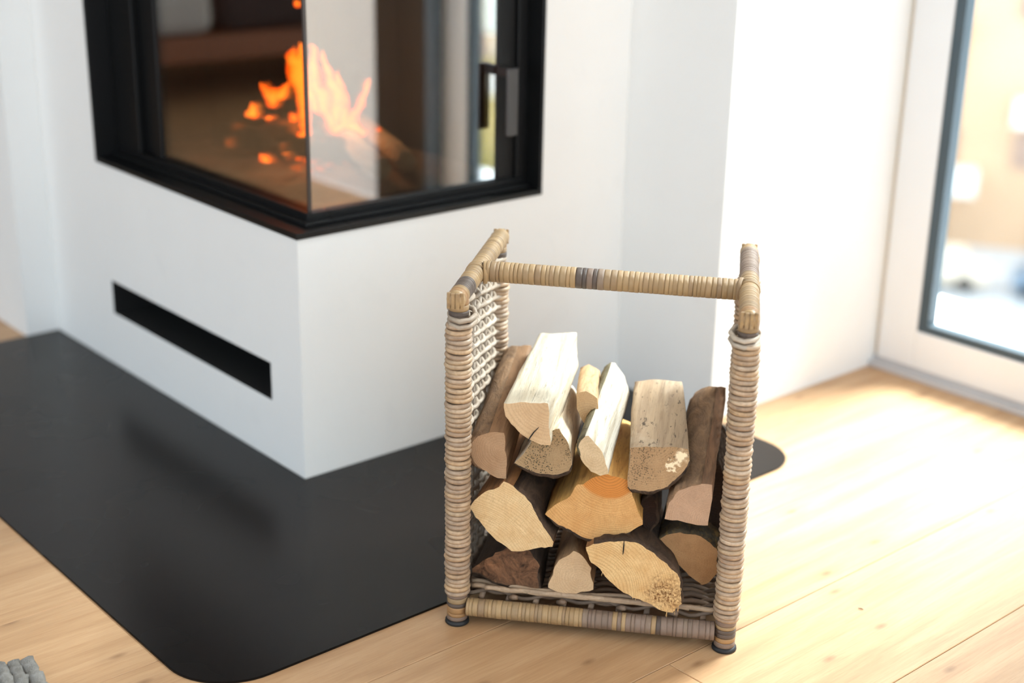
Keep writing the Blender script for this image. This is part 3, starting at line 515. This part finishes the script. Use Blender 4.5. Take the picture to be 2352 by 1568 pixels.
ring_meshes = []
for s in range(4):
    bm = bmesh.new(); seg, ms = 24, 7; rr = random.Random(s)
    R0, r0 = 0.0140, 0.0034; tilt = rr.uniform(-0.05, 0.05); ph = rr.uniform(0, 6)
    rings = []
    for i in range(seg):
        a = 2*PI*i/seg; R = R0 + 0.0005*math.sin(2*a+ph); z0 = tilt*R0*math.cos(a+ph)
        rings.append([bm.verts.new(((R+r0*1.0*math.cos(2*PI*k/ms))*math.cos(a), (R+r0*math.cos(2*PI*k/ms))*math.sin(a), z0+r0*0.96*math.sin(2*PI*k/ms))) for k in range(ms)])
    for i in range(seg):
        for k in range(ms): bm.faces.new((rings[i][k], rings[(i+1) % seg][k], rings[(i+1) % seg][(k+1) % ms], rings[i][(k+1) % ms]))
    ring_meshes.append(bmesh_mesh('rattan_coil', bm, M['coil'], True))
pitch = 0.0066
foot_mesh = lathe_mesh('rubber_foot', [(0, 0), (0.0150, 0), (0.0165, 0.0015), (0.0160, 0.0045), (0.0135, 0.0065), (0, 0.0065)], M['rubber'], 28)
def strip_mesh(mat, wf=1.0):
    return lathe_mesh('cane_strip', [(0.90, -0.5), (0.985, -0.44), (1.0, -0.2), (1.0, 0.2), (0.985, 0.44), (0.90, 0.5)], mat, 22)
SM = {k: strip_mesh(M[k]) for k in ('strip', 'strip_grey', 'strip_dark', 'strip_amber')}
def wrap(parent, p0, p1, r, w0, w1, pick, rj=0.014, seed=0):
    """flat cane wound round a bar: strips of slightly different width and height"""
    rr = random.Random(seed); p0, p1 = Vector(p0), Vector(p1); d = p1-p0; L = d.length; q = d.normalized()
    s = 0.0
    while s < L-0.001:
        wd = min(rr.uniform(w0, w1), L-s); c = p0+q*(s+wd/2); k = pick((s+wd/2)/L, rr)
        sc_ = r*(1+rr.uniform(-rj, rj))
        qq = (q + Vector((rr.uniform(-1, 1), rr.uniform(-1, 1), rr.uniform(-1, 1)))*0.025)
        o = link('cane_strip', SM[k], parent, c, qq.to_track_quat('Z', 'Y').to_euler(), (sc_, sc_, wd*1.06))
        s += wd
def post(u, v, front):
    core = link('post', lathe_mesh('post', [(0, 0.004), (0.0115, 0.004), (0.0115, BH-0.010), (0.009, BH-0.002), (0, BH)], M['strip_grey'], 20), bk, (u, v, 0))
    link('rubber_foot', foot_mesh, core)
    z = 0.048
    n = int((0.436-z)/pitch)
    rr = random.Random(int(u*1000)+int(v*100))
    for i in range(n):
        link('rattan_coil', rr.choice(ring_meshes), core, (rr.uniform(-0.0006, 0.0006), rr.uniform(-0.0006, 0.0006), z+i*pitch+rr.uniform(-0.0004, 0.0004)),
             (rr.uniform(-0.035, 0.035), rr.uniform(-0.035, 0.035), rr.uniform(0, 6.28)), (1+rr.uniform(-0.018, 0.025),)*2+(1+rr.uniform(0.0, 0.10),))
    wrap(core, (0, 0, 0.0065), (0, 0, 0.046), 0.0140, 0.005, 0.009, lambda f, r_: ('strip_grey', 'strip_amber', 'strip_dark', 'strip', 'strip_grey')[min(4, int(f*5))], seed=int(u*99)+3)
    wrap(core, (0, 0, 0.437), (0, 0, 0.462), 0.0130, 0.005, 0.008, lambda f, r_: ('strip_dark', 'strip', 'strip_amber', 'strip')[min(3, int(f*4))], seed=int(u*77)+5)
    return core
posts = [post(0, 0, True), post(BW, 0, True), post(0.002, BD, False), post(BW, BD, False)]
def rail(name, p0, p1, r, w0, w1, pick, seed, caps=True):
    q = (Vector(p1)-Vector(p0)); core = tube(name, [p0, Vector(p0)+q*0.5, p1], r*0.93, M['strip_grey'], bk, 16)
    wrap(core, p0, p1, r, w0, w1, pick, seed=seed)
    return core
ZR = 0.462
def pk_left(f, r_): return 'strip_dark' if 0.07 < f < 0.20 else ('strip' if f > 0.04 else 'strip_amber')
def pk_right(f, r_): return 'strip_grey' if (0.55 < f < 0.95) else ('strip' if f > 0.05 else 'strip_amber')
rl = rail('top_rail', (0.000, -0.016, ZR), (0.004, BD+0.012, ZR), 0.0128, 0.0022, 0.0055, pk_left, 11)
rr_ = rail('top_rail', (BW, -0.016, ZR), (BW-0.002, BD+0.012, ZR), 0.0128, 0.0022, 0.0055, pk_right, 12)
# end knots of the rails: crossed flat cane over a dome
dome = lathe_mesh('end_knot', [(0.0126, -0.004), (0.0124, 0.001), (0.0108, 0.005), (0.007, 0.0072), (0, 0.008)], M['strip'], 20)
bm = bmesh.new()
for k in range(4): add_box(bm, -0.011+k*0.0057, -0.0062+k*0.0057, -0.0105, 0.0105, 0.0055-(0.0022 if k in (0, 3) else 0), 0.0090-(0.0022 if k in (0, 3) else 0), 0.001)
knot_strip = bmesh_mesh('knot_strip', bm, M['strip'])
for core, u, vv, s in ((rl, 0.0, -0.016, 1), (rr_, BW, -0.016, 1), (rl, 0.004, BD+0.012, -1), (rr_, BW-0.002, BD+0.012, -1)):
    o = link('end_knot', dome, core, (u, vv, ZR), (PI/2*s, 0, 0)); link('knot_strip', knot_strip, core, (u, vv, ZR), (PI/2*s, 0, 0))
HV = 0.106
def pk_handle(f, r_): return 'strip_dark' if 0.372 < f < 0.396 or 0.436 < f < 0.458 else ('strip_grey' if 0.39 < f < 0.475 else 'strip')
hb = rail('handle_bar', (0.016, HV, ZR+0.002), (BW-0.014, HV+0.003, ZR-0.002), 0.0138, 0.0045, 0.0090, pk_handle, 21)
for u in (0.002, BW-0.001):   # lashing where the handle meets the rails
    for dv in (-0.006, 0.0, 0.006):
        o = link('lashing', SM['strip'], hb, (u, HV+dv, ZR), (PI/2, 0, 0.10 if u < 0.1 else -0.08), (0.0142, 0.0142, 0.005))
for u, sg in ((0.014, 1), (BW-0.012, -1)):
    link('lashing', SM['strip'], hb, (u, HV, ZR), (0, PI/2, 0.2*sg), (0.0150, 0.0150, 0.006))
def pk_front(f, r_): return 'strip' if f < 0.47 else ('strip_dark' if 0.765 < f < 0.782 else ('strip_grey' if r_.random() < 0.9 else 'strip'))
rail('bottom_bar', (0.014, -0.003, 0.026), (BW-0.014, -0.003, 0.026), 0.0125, 0.004, 0.009, pk_front, 31)
rail('bottom_bar', (0.014, BD, 0.026), (BW-0.014, BD, 0.026), 0.0125, 0.006, 0.009, lambda f, r_: 'strip_grey', 32)
rail('bottom_bar', (0, 0.014, 0.026), (0, BD-0.014, 0.026), 0.0115, 0.005, 0.008, lambda f, r_: 'strip_grey', 33)
rail('bottom_bar', (BW, 0.014, 0.026), (BW, BD-0.014, 0.026), 0.0115, 0.005, 0.008, lambda f, r_: 'strip_grey', 34)

# woven side panels: upright stakes, willow weavers passing in front of and behind them
for side, u0 in ((0, 0.0), (1, BW)):
    stakes = [0.056, 0.098, 0.140, 0.184, 0.224]
    for sv in stakes:
        tube('stake', [(u0, sv, 0.03), (u0, sv, 0.24), (u0, sv, ZR-0.004)], 0.0036, M['weaver'], bk, 8)
    knots = [0.0] + stakes + [BD]
    rr = random.Random(side+40); z = 0.045; i = 0
    while z < ZR-0.016:
        pts = []
        for a, b in zip(knots, knots[1:]):
            for k in range(5): pts.append(a+(b-a)*k/5)
        pts.append(knots[-1])
        P = []
        for vv in pts:
            # phase: +amp at stake j, -amp at stake j+1
            for j in range(len(knots)-1):
                if knots[j] <= vv <= knots[j+1]+1e-9: ph = j+(vv-knots[j])/(knots[j+1]-knots[j]); break
            amp = 0.0068 if 0.5 < ph < len(knots)-1.5 else 0.012
            sgn = 1 if i % 2 else -1
            P.append((u0+sgn*amp*math.cos(PI*ph)+rr.uniform(-0.0005, 0.0005), vv, z+0.0008*math.sin(PI*ph*0.5+i)+rr.uniform(-0.0004, 0.0004)))
        o = tube('weaver', P, rr.uniform(0.0028, 0.0036), M['weaver'], bk, 6)
        z += rr.uniform(0.0080, 0.0094); i += 1
    # top loops that tie the panel to the front post
    for zz in (0.437, 0.429):
        tube('weaver', [(u0+0.016*math.cos(t/8*2*PI)*1.05+(0.004 if side == 0 else -0.004), 0.004+0.020*math.sin(t/8*2*PI), zz+0.004*math.sin(t/8*2*PI)) for t in range(9)], 0.0034, M['weaver'], bk, 7)

# woven base
M['rod'] = cane('loose_willow_rod', [(0.0, (186, 160, 132)), (1.0, (164, 140, 114))], (0.3, 0.3, 0.3), 0.45)
for k in range(9):
    uu = 0.03+k*(BW-0.06)/8
    tube('base_stake', [(uu, 0.013, 0.032), (uu, 0.13, 0.034), (uu, BD, 0.036)], 0.0040, M['weaver_base'], bk, 8)
rr = random.Random(60); vv = 0.022; i = 0
while vv < BD-0.01:
    P = []
    for k in range(37):
        ph = k/36*9; uu = 0.010+k/36*(BW-0.020)
        P.append((uu, vv+0.003*math.sin(ph*PI/1.5+i*0.7), 0.037+(0.0045 if (i % 2) else -0.0045)*math.cos(PI*(ph-0.0))+rr.uniform(-0.0005, 0.0005)))
    tube('base_weaver', P, rr.uniform(0.0030, 0.0038), M['weaver_base'], bk, 6)
    vv += 0.0072; i += 1
for r_ in RODS:
    n = len(r_); P = []
    for i in range(n-1):
        for k in range(4):
            f = k/4; a, b = r_[i], r_[i+1]; P.append((a[0]*(1-f)+b[0]*f, max(0.012, a[1]*(1-f)+b[1]*f), 0.0485))
    P.append((r_[-1][0], max(0.012, r_[-1][1]), 0.0485))
    P = [(p[0], sum(q[1] for q in P[max(0, i-2):i+3])/len(P[max(0, i-2):i+3]), p[2]+0.001*math.sin(i)) for i, p in enumerate(P)]
    o = tube('loose_rod', P, 0.0034, M['rod'], bk, 8)
for k_ in KNOBS:
    tube('stake_end', [(k_[0]-0.006, 0.014, 0.036), (k_[0], 0.008, 0.0405), (k_[0]+0.004, 0.004, 0.0425)], [0.0036, 0.0040, 0.0030], M['weaver_base'], bk, 8)

# ---------------------------------------------------------------- firewood in the basket
U = Vector((math.cos(BR), math.sin(BR), 0)); V = Vector((-math.sin(BR), math.cos(BR), 0))
def firewood(key, label, end, side, bark=None, nl=12, rough=0.0012, frayed=0.0, shrink=0.93, crack=None):
    D = LOGS[key]; poly = [Vector((a, b)) for a, b in D['poly']]
    if sum(p.x*q.y-q.x*p.y for p, q in zip(poly, poly[1:]+poly[:1])) < 0:
        poly = poly[::-1]; br = D['bark']; n = len(poly); brk = None if br is None else [(n-1-br[1]) % n, (n-1-br[0]) % n]
    else: brk = D['bark']
    pith = Vector(D['pith']); cen = sum(poly, Vector((0, 0)))/len(poly)
    # resample outline
    pts = []; flag = []; n = len(poly)
    for i in range(n):
        a, b = poly[i], poly[(i+1) % n]; m_ = max(1, int((b-a).length/0.005))
        inb = brk is not None and (((i-brk[0]) % n) < ((brk[1]-brk[0]) % n))
        for k in range(m_): pts.append(a.lerp(b, k/m_)); flag.append(inb)
    # relax slightly so that corners are not razor sharp
    pts = [p*0.84+(pts[i-1]+pts[(i+1) % len(pts)])*0.08 for i, p in enumerate(pts)]
    N = len(pts); sd = ord(key)*1.7; d = Vector(D['d']); L = D['L']
    rnd = random.Random(ord(key))
    def place(p, f, jit=1.0):
        q = cen+(p-cen)*(1-(1-shrink)*f)+d*f-pith
        y = f*L
        w3 = Vector((q.x, y, q.y)); nn = noise.noise_vector(Vector((p.x*60+sd, y*7, p.y*60)))
        n2 = noise.noise_vector(Vector((p.x*190+sd, y*26, p.y*190)))
        w3.x += (nn.x*1.6+n2.x*0.8)*rough*jit; w3.z += (nn.z*1.6+n2.z*0.8)*rough*jit
        if f == 0 or f == 1:
            w3.y += n2.y*rough*0.6
        return w3
    bm = bmesh.new(); rings = [[bm.verts.new(place(p, i/nl)) for p in pts] for i in range(nl+1)]
    for i in range(nl):
        for k in range(N):
            f = bm.faces.new((rings[i][k], rings[i][(k+1) % N], rings[i+1][(k+1) % N], rings[i+1][k])); f.material_index = 1; f.smooth = True
    for e_, f_, rv in ((0, 0.0, False), (nl, 1.0, True)):
        prev = [bm.verts.new(v_.co) for v_ in rings[e_]]
        for lev in (0.82, 0.6, 0.35):
            cur = []
            for p in pts:
                q = cen+(p-cen)*lev; w3 = place(q, f_, 0.3); w3.y += (noise.noise(Vector((q.x*150, q.y*150, sd)))*0.0009)*(1 if f_ == 0 else 0); cur.append(bm.verts.new(w3))
            for k in range(N):
                qd = (prev[k], cur[k], cur[(k+1) % N], prev[(k+1) % N]); f = bm.faces.new(qd if not rv else qd[::-1]); f.material_index = 0; f.smooth = True
            prev = cur
        c_ = bm.verts.new(place(cen, f_, 0.3))
        for k in range(N):
            t3 = (prev[k], c_, prev[(k+1) % N]); f = bm.faces.new(t3 if not rv else t3[::-1]); f.material_index = 0; f.smooth = True
    bmesh.ops.recalc_face_normals(bm, faces=bm.faces)
    if frayed:
        for k in range(26):
            p = pts[rnd.randrange(N)]
            if p.y > cen.y: continue
            b0 = place(p, 0.0); 
            add = [b0+Vector((rnd.uniform(-0.0008, 0.0008), 0.001, 0.001)), b0+Vector((rnd.uniform(-0.002, 0.002), -0.001, -rnd.uniform(0.002, frayed)))]
            tube_bm(bm, add, [0.0006, 0.0002], 4)
    o = link('firewood_log', bmesh_mesh('firewood_log', bm, [end, side]), None, BO+U*pith.x+V*D['v0']+Vector((0, 0, pith.y)), (0, 0, BR))
    tag(o, label, 'log', 'split logs stacked in the basket')
    if brk is not None and bark is not None:
        idx = [k for k in range(N) if flag[k]]
        # contiguous run
        st = next(k for k in range(N) if flag[k] and not flag[k-1]); run = [(st+j) % N for j in range(len(idx)+1)]
        bm = bmesh.new(); G = []
        for i in range(nl*2+1):
            f = i/(nl*2); row = []
            for j, k in enumerate(run):
                p = pts[k]; out = (p-cen).normalized(); e = min(1.0, min(j, len(run)-1-j)/2.0)
                th = (0.0006+0.0024*e)*(1+0.7*noise.noise(Vector((p.x*120+sd, f*L*40, p.y*120))))
                a = place(p, f); b = place(p+out*th, f); b.y = a.y-(0.0006 if i == 0 else 0)
                row.append((bm.verts.new(b), bm.verts.new(place(p-out*0.0008, f))))
            G.append(row)
        for i in range(len(G)-1):
            for j in range(len(run)-1):
                bm.faces.new((G[i][j][0], G[i][j+1][0], G[i+1][j+1][0], G[i+1][j][0]))
        for j in range(len(run)-1):
            bm.faces.new((G[0][j][0], G[0][j][1], G[0][j+1][1], G[0][j+1][0])); bm.faces.new((G[-1][j][0], G[-1][j+1][0], G[-1][j+1][1], G[-1][j][1]))
        for i in range(len(G)-1):
            for j in (0, len(run)-1): bm.faces.new((G[i][j][0], G[i+1][j][0], G[i+1][j][1], G[i][j][1]))
        bmesh.ops.recalc_face_normals(bm, faces=bm.faces)
        link('bark', bmesh_mesh('bark', bm, bark, True), o)
    if crack:   # drying crack: a thin dark wedge set into the end
        bm = bmesh.new(); cp = [Vector(c) for c in crack]; t_ = 0.0007
        P = []
        for i, c in enumerate(cp):
            dr = (cp[min(i+1, len(cp)-1)]-cp[max(i-1, 0)]).normalized(); nrm = Vector((-dr.y, dr.x)); wdt = t_*(0.3+0.9*math.sin(PI*min(1, (i+0.3)/(len(cp)-0.4))))
            P.append((c+nrm*wdt, c-nrm*wdt))
        for i in range(len(P)-1):
            f = bm.faces.new([bm.verts.new((q.x, -0.0016, q.y)) for q in (P[i][0], P[i+1][0], P[i+1][1], P[i][1])])
        link('drying_crack', bmesh_mesh('drying_crack', bm, M['black_inner']), o)
    return o
bk_brown = barkmat('smooth_brown_bark', (142, 112, 84), (96, 76, 60))
bk_dark = barkmat('dark_rough_bark', (84, 66, 52), (40, 32, 27))
bk_moss = barkmat('dark_lichen_bark', (92, 80, 62), (46, 42, 36), 0.35)
bk_green = barkmat('grey_green_bark', (108, 98, 74), (66, 58, 44))
firewood('A', 'brown barked log against the woven basket side, with rounded sawn end', endgrain('endgrain_brown', (182, 148, 115), (156, 122, 91), seed=1), splitgrain('split_brown', (160, 124, 92), (124, 94, 70), 0.5), bk_brown)
firewood('B', 'cream white quarter log lying topmost, with a crack in its end', endgrain('endgrain_cream', (210, 178, 139), (189, 154, 115), ring=0.0042, seed=2), splitgrain('split_cream', (212, 202, 180), (186, 168, 138), 0.22, 0.3, stainc=(170, 150, 120)), crack=CRACKS['B'])
firewood('C', 'log with black mould specks on its end, under the cream white log', endgrain('endgrain_mouldy', (171, 143, 107), (146, 119, 85), mould=0.9, seed=3), splitgrain('split_weathered_pale', (226, 210, 184), (176, 156, 130), 0.45, 0.3), bk_dark, shrink=0.9)
firewood('D', 'small beige split piece lying far back between two white logs', endgrain('endgrain_beige', (199, 165, 124), (174, 139, 100), seed=4), splitgrain('split_beige', (192, 158, 118), (156, 120, 84), 0.3), shrink=1.0)
firewood('E', 'slender white log with a pointed top edge and greenish bark', endgrain('endgrain_small_white', (212, 186, 148), (186, 156, 119), ring=0.0035, seed=5), splitgrain('split_white', (212, 204, 188), (176, 160, 134), 0.3, 0.3, stainc=(150, 130, 104)), bk_green)
firewood('F', 'broad flat-topped weathered log with white spots on its end', endgrain('endgrain_spotted', (178, 145, 107), (148, 117, 85), mould=0.7, seed=8, paint=((0.0360, -0.0195, 0.0075), (0.0260, -0.0330, 0.0070))), splitgrain('split_weathered', (164, 140, 112), (128, 104, 80), 0.55, 0.95, stainc=(190, 176, 154)), bk_dark)
firewood('G', 'long dark brown log leaning against the plain basket side, with pinkish quarter-round end', endgrain('endgrain_pinkish', (186, 152, 124), (159, 128, 102), ring=0.0022, seed=6), splitgrain('split_dark_brown', (140, 104, 76), (98, 74, 56), 0.5, 0.2), bk_brown)
firewood('H', 'light yellow jagged split log above the darkest bottom log', endgrain('endgrain_yellow', (223, 193, 146), (200, 159, 109), ring=0.0034, rough_cut=0.5, seed=7), splitgrain('split_orange_brown', (164, 112, 68), (104, 76, 54), 0.4), bk_dark, rough=0.0018, shrink=0.9)
firewood('I', 'big orange wedge log with dark orange heartwood in the middle of the stack', endgrain('endgrain_orange', (215, 167, 109), (191, 137, 79), heart=(206, 134, 66), heart_r=0.042, ring=0.0030, rough_cut=0.5, seed=9), splitgrain('split_orange', (214, 164, 92), (168, 116, 58), 0.35), bk_dark, rough=0.0016, shrink=0.9)
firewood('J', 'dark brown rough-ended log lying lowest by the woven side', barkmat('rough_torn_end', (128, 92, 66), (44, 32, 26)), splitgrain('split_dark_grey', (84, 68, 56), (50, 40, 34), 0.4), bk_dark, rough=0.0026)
firewood('K', 'smallest pale log standing out in the bottom row', endgrain('endgrain_pale', (206, 176, 139), (186, 154, 117), ring=0.003, seed=11), splitgrain('split_tan', (186, 150, 110), (140, 108, 78), 0.4), rough=0.0016)
firewood('L', 'large yellow log with frayed lower edge and clear growth rings, bottom row', endgrain('endgrain_bright', (226, 191, 137), (197, 150, 94), ring=0.0036, rough_cut=0.7, seed=12, rc=0.42, patch=(0.108, 0.008, 0.026)), splitgrain('split_amber', (176, 130, 84), (120, 88, 60), 0.4), bk_dark, rough=0.0016, frayed=0.008, crack=CRACKS['L'], shrink=0.72)
firewood('M', 'half-round tan log below the pinkish quarter-round one', endgrain('endgrain_tan', (191, 148, 104), (163, 120, 79), ring=0.0024, seed=13, rc=0.10), splitgrain('split_grey_brown', (110, 92, 72), (76, 62, 50), 0.4), bk_moss, shrink=0.85)
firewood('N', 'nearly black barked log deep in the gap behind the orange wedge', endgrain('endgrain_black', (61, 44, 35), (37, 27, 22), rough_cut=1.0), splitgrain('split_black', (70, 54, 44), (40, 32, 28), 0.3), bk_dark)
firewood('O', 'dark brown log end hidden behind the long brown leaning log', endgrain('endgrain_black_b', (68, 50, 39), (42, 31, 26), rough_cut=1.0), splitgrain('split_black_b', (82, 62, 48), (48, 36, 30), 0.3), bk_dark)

# ---------------------------------------------------------------- small things on the floor
def wool():
    t = NT('grey_blue_wool'); v_ = t.coords((1, 1, 1), 3.0); n1 = t.noise(v_, 60, 4, 0.7); n2 = t.noise(v_, 700, 2)
    t.pbsdf(t.ramp(n1, [(0.3, lin((118, 114, 108))), (0.6, lin((150, 148, 143))), (0.8, lin((172, 176, 178)))]), 0.95, 0, 0.1, t.bump(n2, 0.9, 0.002)); return t.m
wm = wool()
rug = tag(empty('rug', (-0.574, -0.262, 0)), 'corner of a chunky grey blue knitted wool rug on the oak floor', 'rug')
e1 = Vector((-0.15, -0.98, 0)).normalized(); e2 = Vector((-0.93, 0.30, 0)).normalized()
bm = bmesh.new(); P = [Vector((0, 0, 0)), e1*0.7, e1*0.7+e2*0.6, e2*0.6]
vs = [bm.verts.new(p) for p in P]; f = bm.faces.new(vs); r = bmesh.ops.extrude_face_region(bm, geom=[f])
for g_ in r['geom']:
    if isinstance(g_, bmesh.types.BMVert): g_.co.z = 0.008
bmesh.ops.recalc_face_normals(bm, faces=bm.faces)
link('rug_backing', bmesh_mesh('rug_backing', bm, wm), rug)
for k in range(14):
    base = e2*(0.006+k*0.0165); pts = []
    for i in range(60):
        s = i/59*0.7; pts.append(base+e1*s+e2*0.003*math.sin(s*260)+Vector((0, 0, 0.010+0.0035*math.sin(s*260+1.5+k))))
    bm = bmesh.new(); tube_bm(bm, pts, [0.0100+0.0012*math.sin(i*1.9+k) for i in range(60)], 8)
    for v_ in bm.verts: v_.co += noise.noise_vector(v_.co*170)*0.0035
    o = link('yarn_braid', bmesh_mesh('yarn_braid', bm, wm, True), rug)
sp = tube('wood_splinter', [(0.370, -0.8300, 0.0012), (0.3715, -0.834, 0.0018), (0.3727, -0.837, 0.0010)], [0.0004, 0.0009, 0.0004], bk_brown, None, 5)
tag(sp, 'tiny brown wood splinter lying alone on the bright oak floor', 'splinter')

# ---------------------------------------------------------------- furniture mirrored in the side glass
sofa = tag(empty('sofa', (-1.75, 3.5, 0), 0), 'low sofa with pale cushion on a brown wooden frame across the room', 'sofa')
wd = simple('walnut_wood', (120, 70, 38), 0.5); fab = simple('pale_grey_fabric', (170, 168, 164), 0.9); dk = simple('dark_fabric', (40, 36, 36), 0.9)
boxes('sofa_frame', [(-0.9, 0.9, -0.4, 0.4, 0.17, 0.27)] + [(x, x+0.06, y, y+0.06, 0, 0.17) for x in (-0.88, 0.82) for y in (-0.38, 0.32)], wd, sofa, 0.01)
boxes('seat_cushion', [(0.24, 0.88, -0.38, 0.2, 0.27, 0.44)], fab, sofa, 0.05); boxes('seat_cushion', [(-0.88, 0.22, -0.38, 0.2, 0.27, 0.44)], dk, sofa, 0.05)
boxes('backrest', [(-0.88, 0.88, 0.2, 0.4, 0.44, 0.85)], dk, sofa, 0.05)
cur = bpy.data.meshes.new('curtain'); bm = bmesh.new(); pv = None
cm = simple('taupe_curtain_cloth', (124, 118, 112), 0.95)
for i in range(41):
    y = -1.075-i/40*0.27; x = XW-0.05+0.012*math.sin(i*1.3); c = (bm.verts.new((x, y, 0.02)), bm.verts.new((x, y, 2.4)))
    if pv: bm.faces.new((pv[0], c[0], c[1], pv[1]))
    pv = c
bmesh.ops.solidify(bm, geom=bm.faces[:], thickness=0.003)
cu_ = link('curtain', bmesh_mesh('curtain', bm, cm, True)); box('hem', (XW-0.066, XW-0.036, -1.095, -1.060, 0.02, 2.4), M['gasket'], cu_)
tag(cu_, 'gathered taupe curtain hanging beside the glazed door', 'curtain')

# ---------------------------------------------------------------- outside: terrace, street and houses
snow = simple('pale_stone_paving', (245, 246, 248), 0.8, var=0.02)
ter = tag(box('terrace_slab', (XW+0.10, 1.90, -4.5, 3.0, -0.20, -0.06), snow), 'bright white terrace slab outside the glazed door', 'terrace')
ZG = -14.6
gr = tag(box('street_ground', (4.0, 120, -110, 110, ZG-0.2, ZG), simple('pale_street', (196, 198, 202), 0.9)), 'pale street far below the terrace', 'street'); gr['kind'] = 'structure'
def house(label, cx, cy, ang, wdt, zlow, ztop, wall, lower, band_z, cols, rows):
    h = tag(empty('apartment_house', (cx, cy, ZG), ang), label, 'building', 'houses across the street')
    bm = bmesh.new(); add_box(bm, 0, 10, -wdt/2, wdt/2, 0, ztop-ZG); link('facade', bmesh_mesh('facade', bm, wall), h)
    if lower: box('lower_storeys', (-0.25, 0, -wdt/2, wdt/2, 0, band_z-ZG), lower, h)
    fw = box('window', (-0.10, 0, -0.8, 0.8, 0, 1.5), M['glass_far'], h); wme = fw.data
    bal = box('balcony', (-1.1, 0, -1.7, 1.7, -1.0, 0.0), M['balcony'], h); bme = bal.data
    first = True
    for r in range(rows):
        for c in range(cols):
            y = (c-(cols-1)/2)*4.4+0.7*math.sin(r*2.1+c); z = 3.4+r*2.95
            if first: fw.location = (-0.002, y, z); bal.location = (-0.002, y, z-0.1); first = False
            else:
                link('window', wme, h, (-0.002, y, z))
                if (r+c) % 2 == 0: link('balcony', bme, h, (-0.002, y, z-0.1))
    return h
M['glass_far'] = simple('far_window_glass', (150, 118, 100), 0.3); M['balcony'] = simple('pale_balcony', (250, 244, 236), 0.7)
peach = simple('peach_render', (206, 168, 134), 0.9, var=0.10, vscale=0.3)
cream = simple('cream_render', (226, 214, 190), 0.9, var=0.03); yel = simple('yellow_render', (196, 176, 84), 0.9, var=0.03)
house('peach apartment house with pale balconies seen through the glazed door', 50.5, 29.0, math.radians(31), 44, ZG, 14, peach, None, 0, 8, 7)
house('cream house with yellow lower storeys down the street', 42.5, -41.5, math.radians(-45), 16, ZG, 9, cream, yel, -8.0, 6, 2)
def car(x, y, rz, rgb, label):
    c = tag(empty('car', (x, y, ZG), rz), label, 'car', 'cars parked below')
    mt = simple('car_paint', rgb, 0.4); bm = bmesh.new(); add_box(bm, -2.1, 2.1, -0.85, 0.85, 0.3, 0.9, 0.15); add_box(bm, -1.2, 1.3, -0.75, 0.75, 0.9, 1.45, 0.2); link('car_body', bmesh_mesh('car_body', bm, mt), c)
    tyre = lathe_mesh('wheel', [(0, -0.1), (0.32, -0.1), (0.34, 0), (0.32, 0.1), (0, 0.1)], M['rubber'], 14)
    for a in (-1.3, 1.3):
        for b in (-0.82, 0.82): link('wheel', tyre, c, (a, b, 0.34), (PI/2, 0, 0))
for i, (d_, s_, rgb, lb) in enumerate([(54, -2.4, (232, 216, 196), 'cream car parked before the peach apartment house, beside a blue grey one'), (54, 2.6, (120, 138, 156), 'blue grey car parked nearest the middle of the row'), (54, -7.4, (110, 124, 142), 'dark blue grey car parked by the house corner'), (54, 7.6, (150, 162, 178), 'light blue grey car parked furthest along the row')]):
    dx, dy = 0.8584, 0.5129; x = -1.14+dx*d_+dy*(s_+1.2); y = -1.83+dy*d_-dx*(s_+1.2)
    car(x, y, math.radians(-59), rgb, lb)
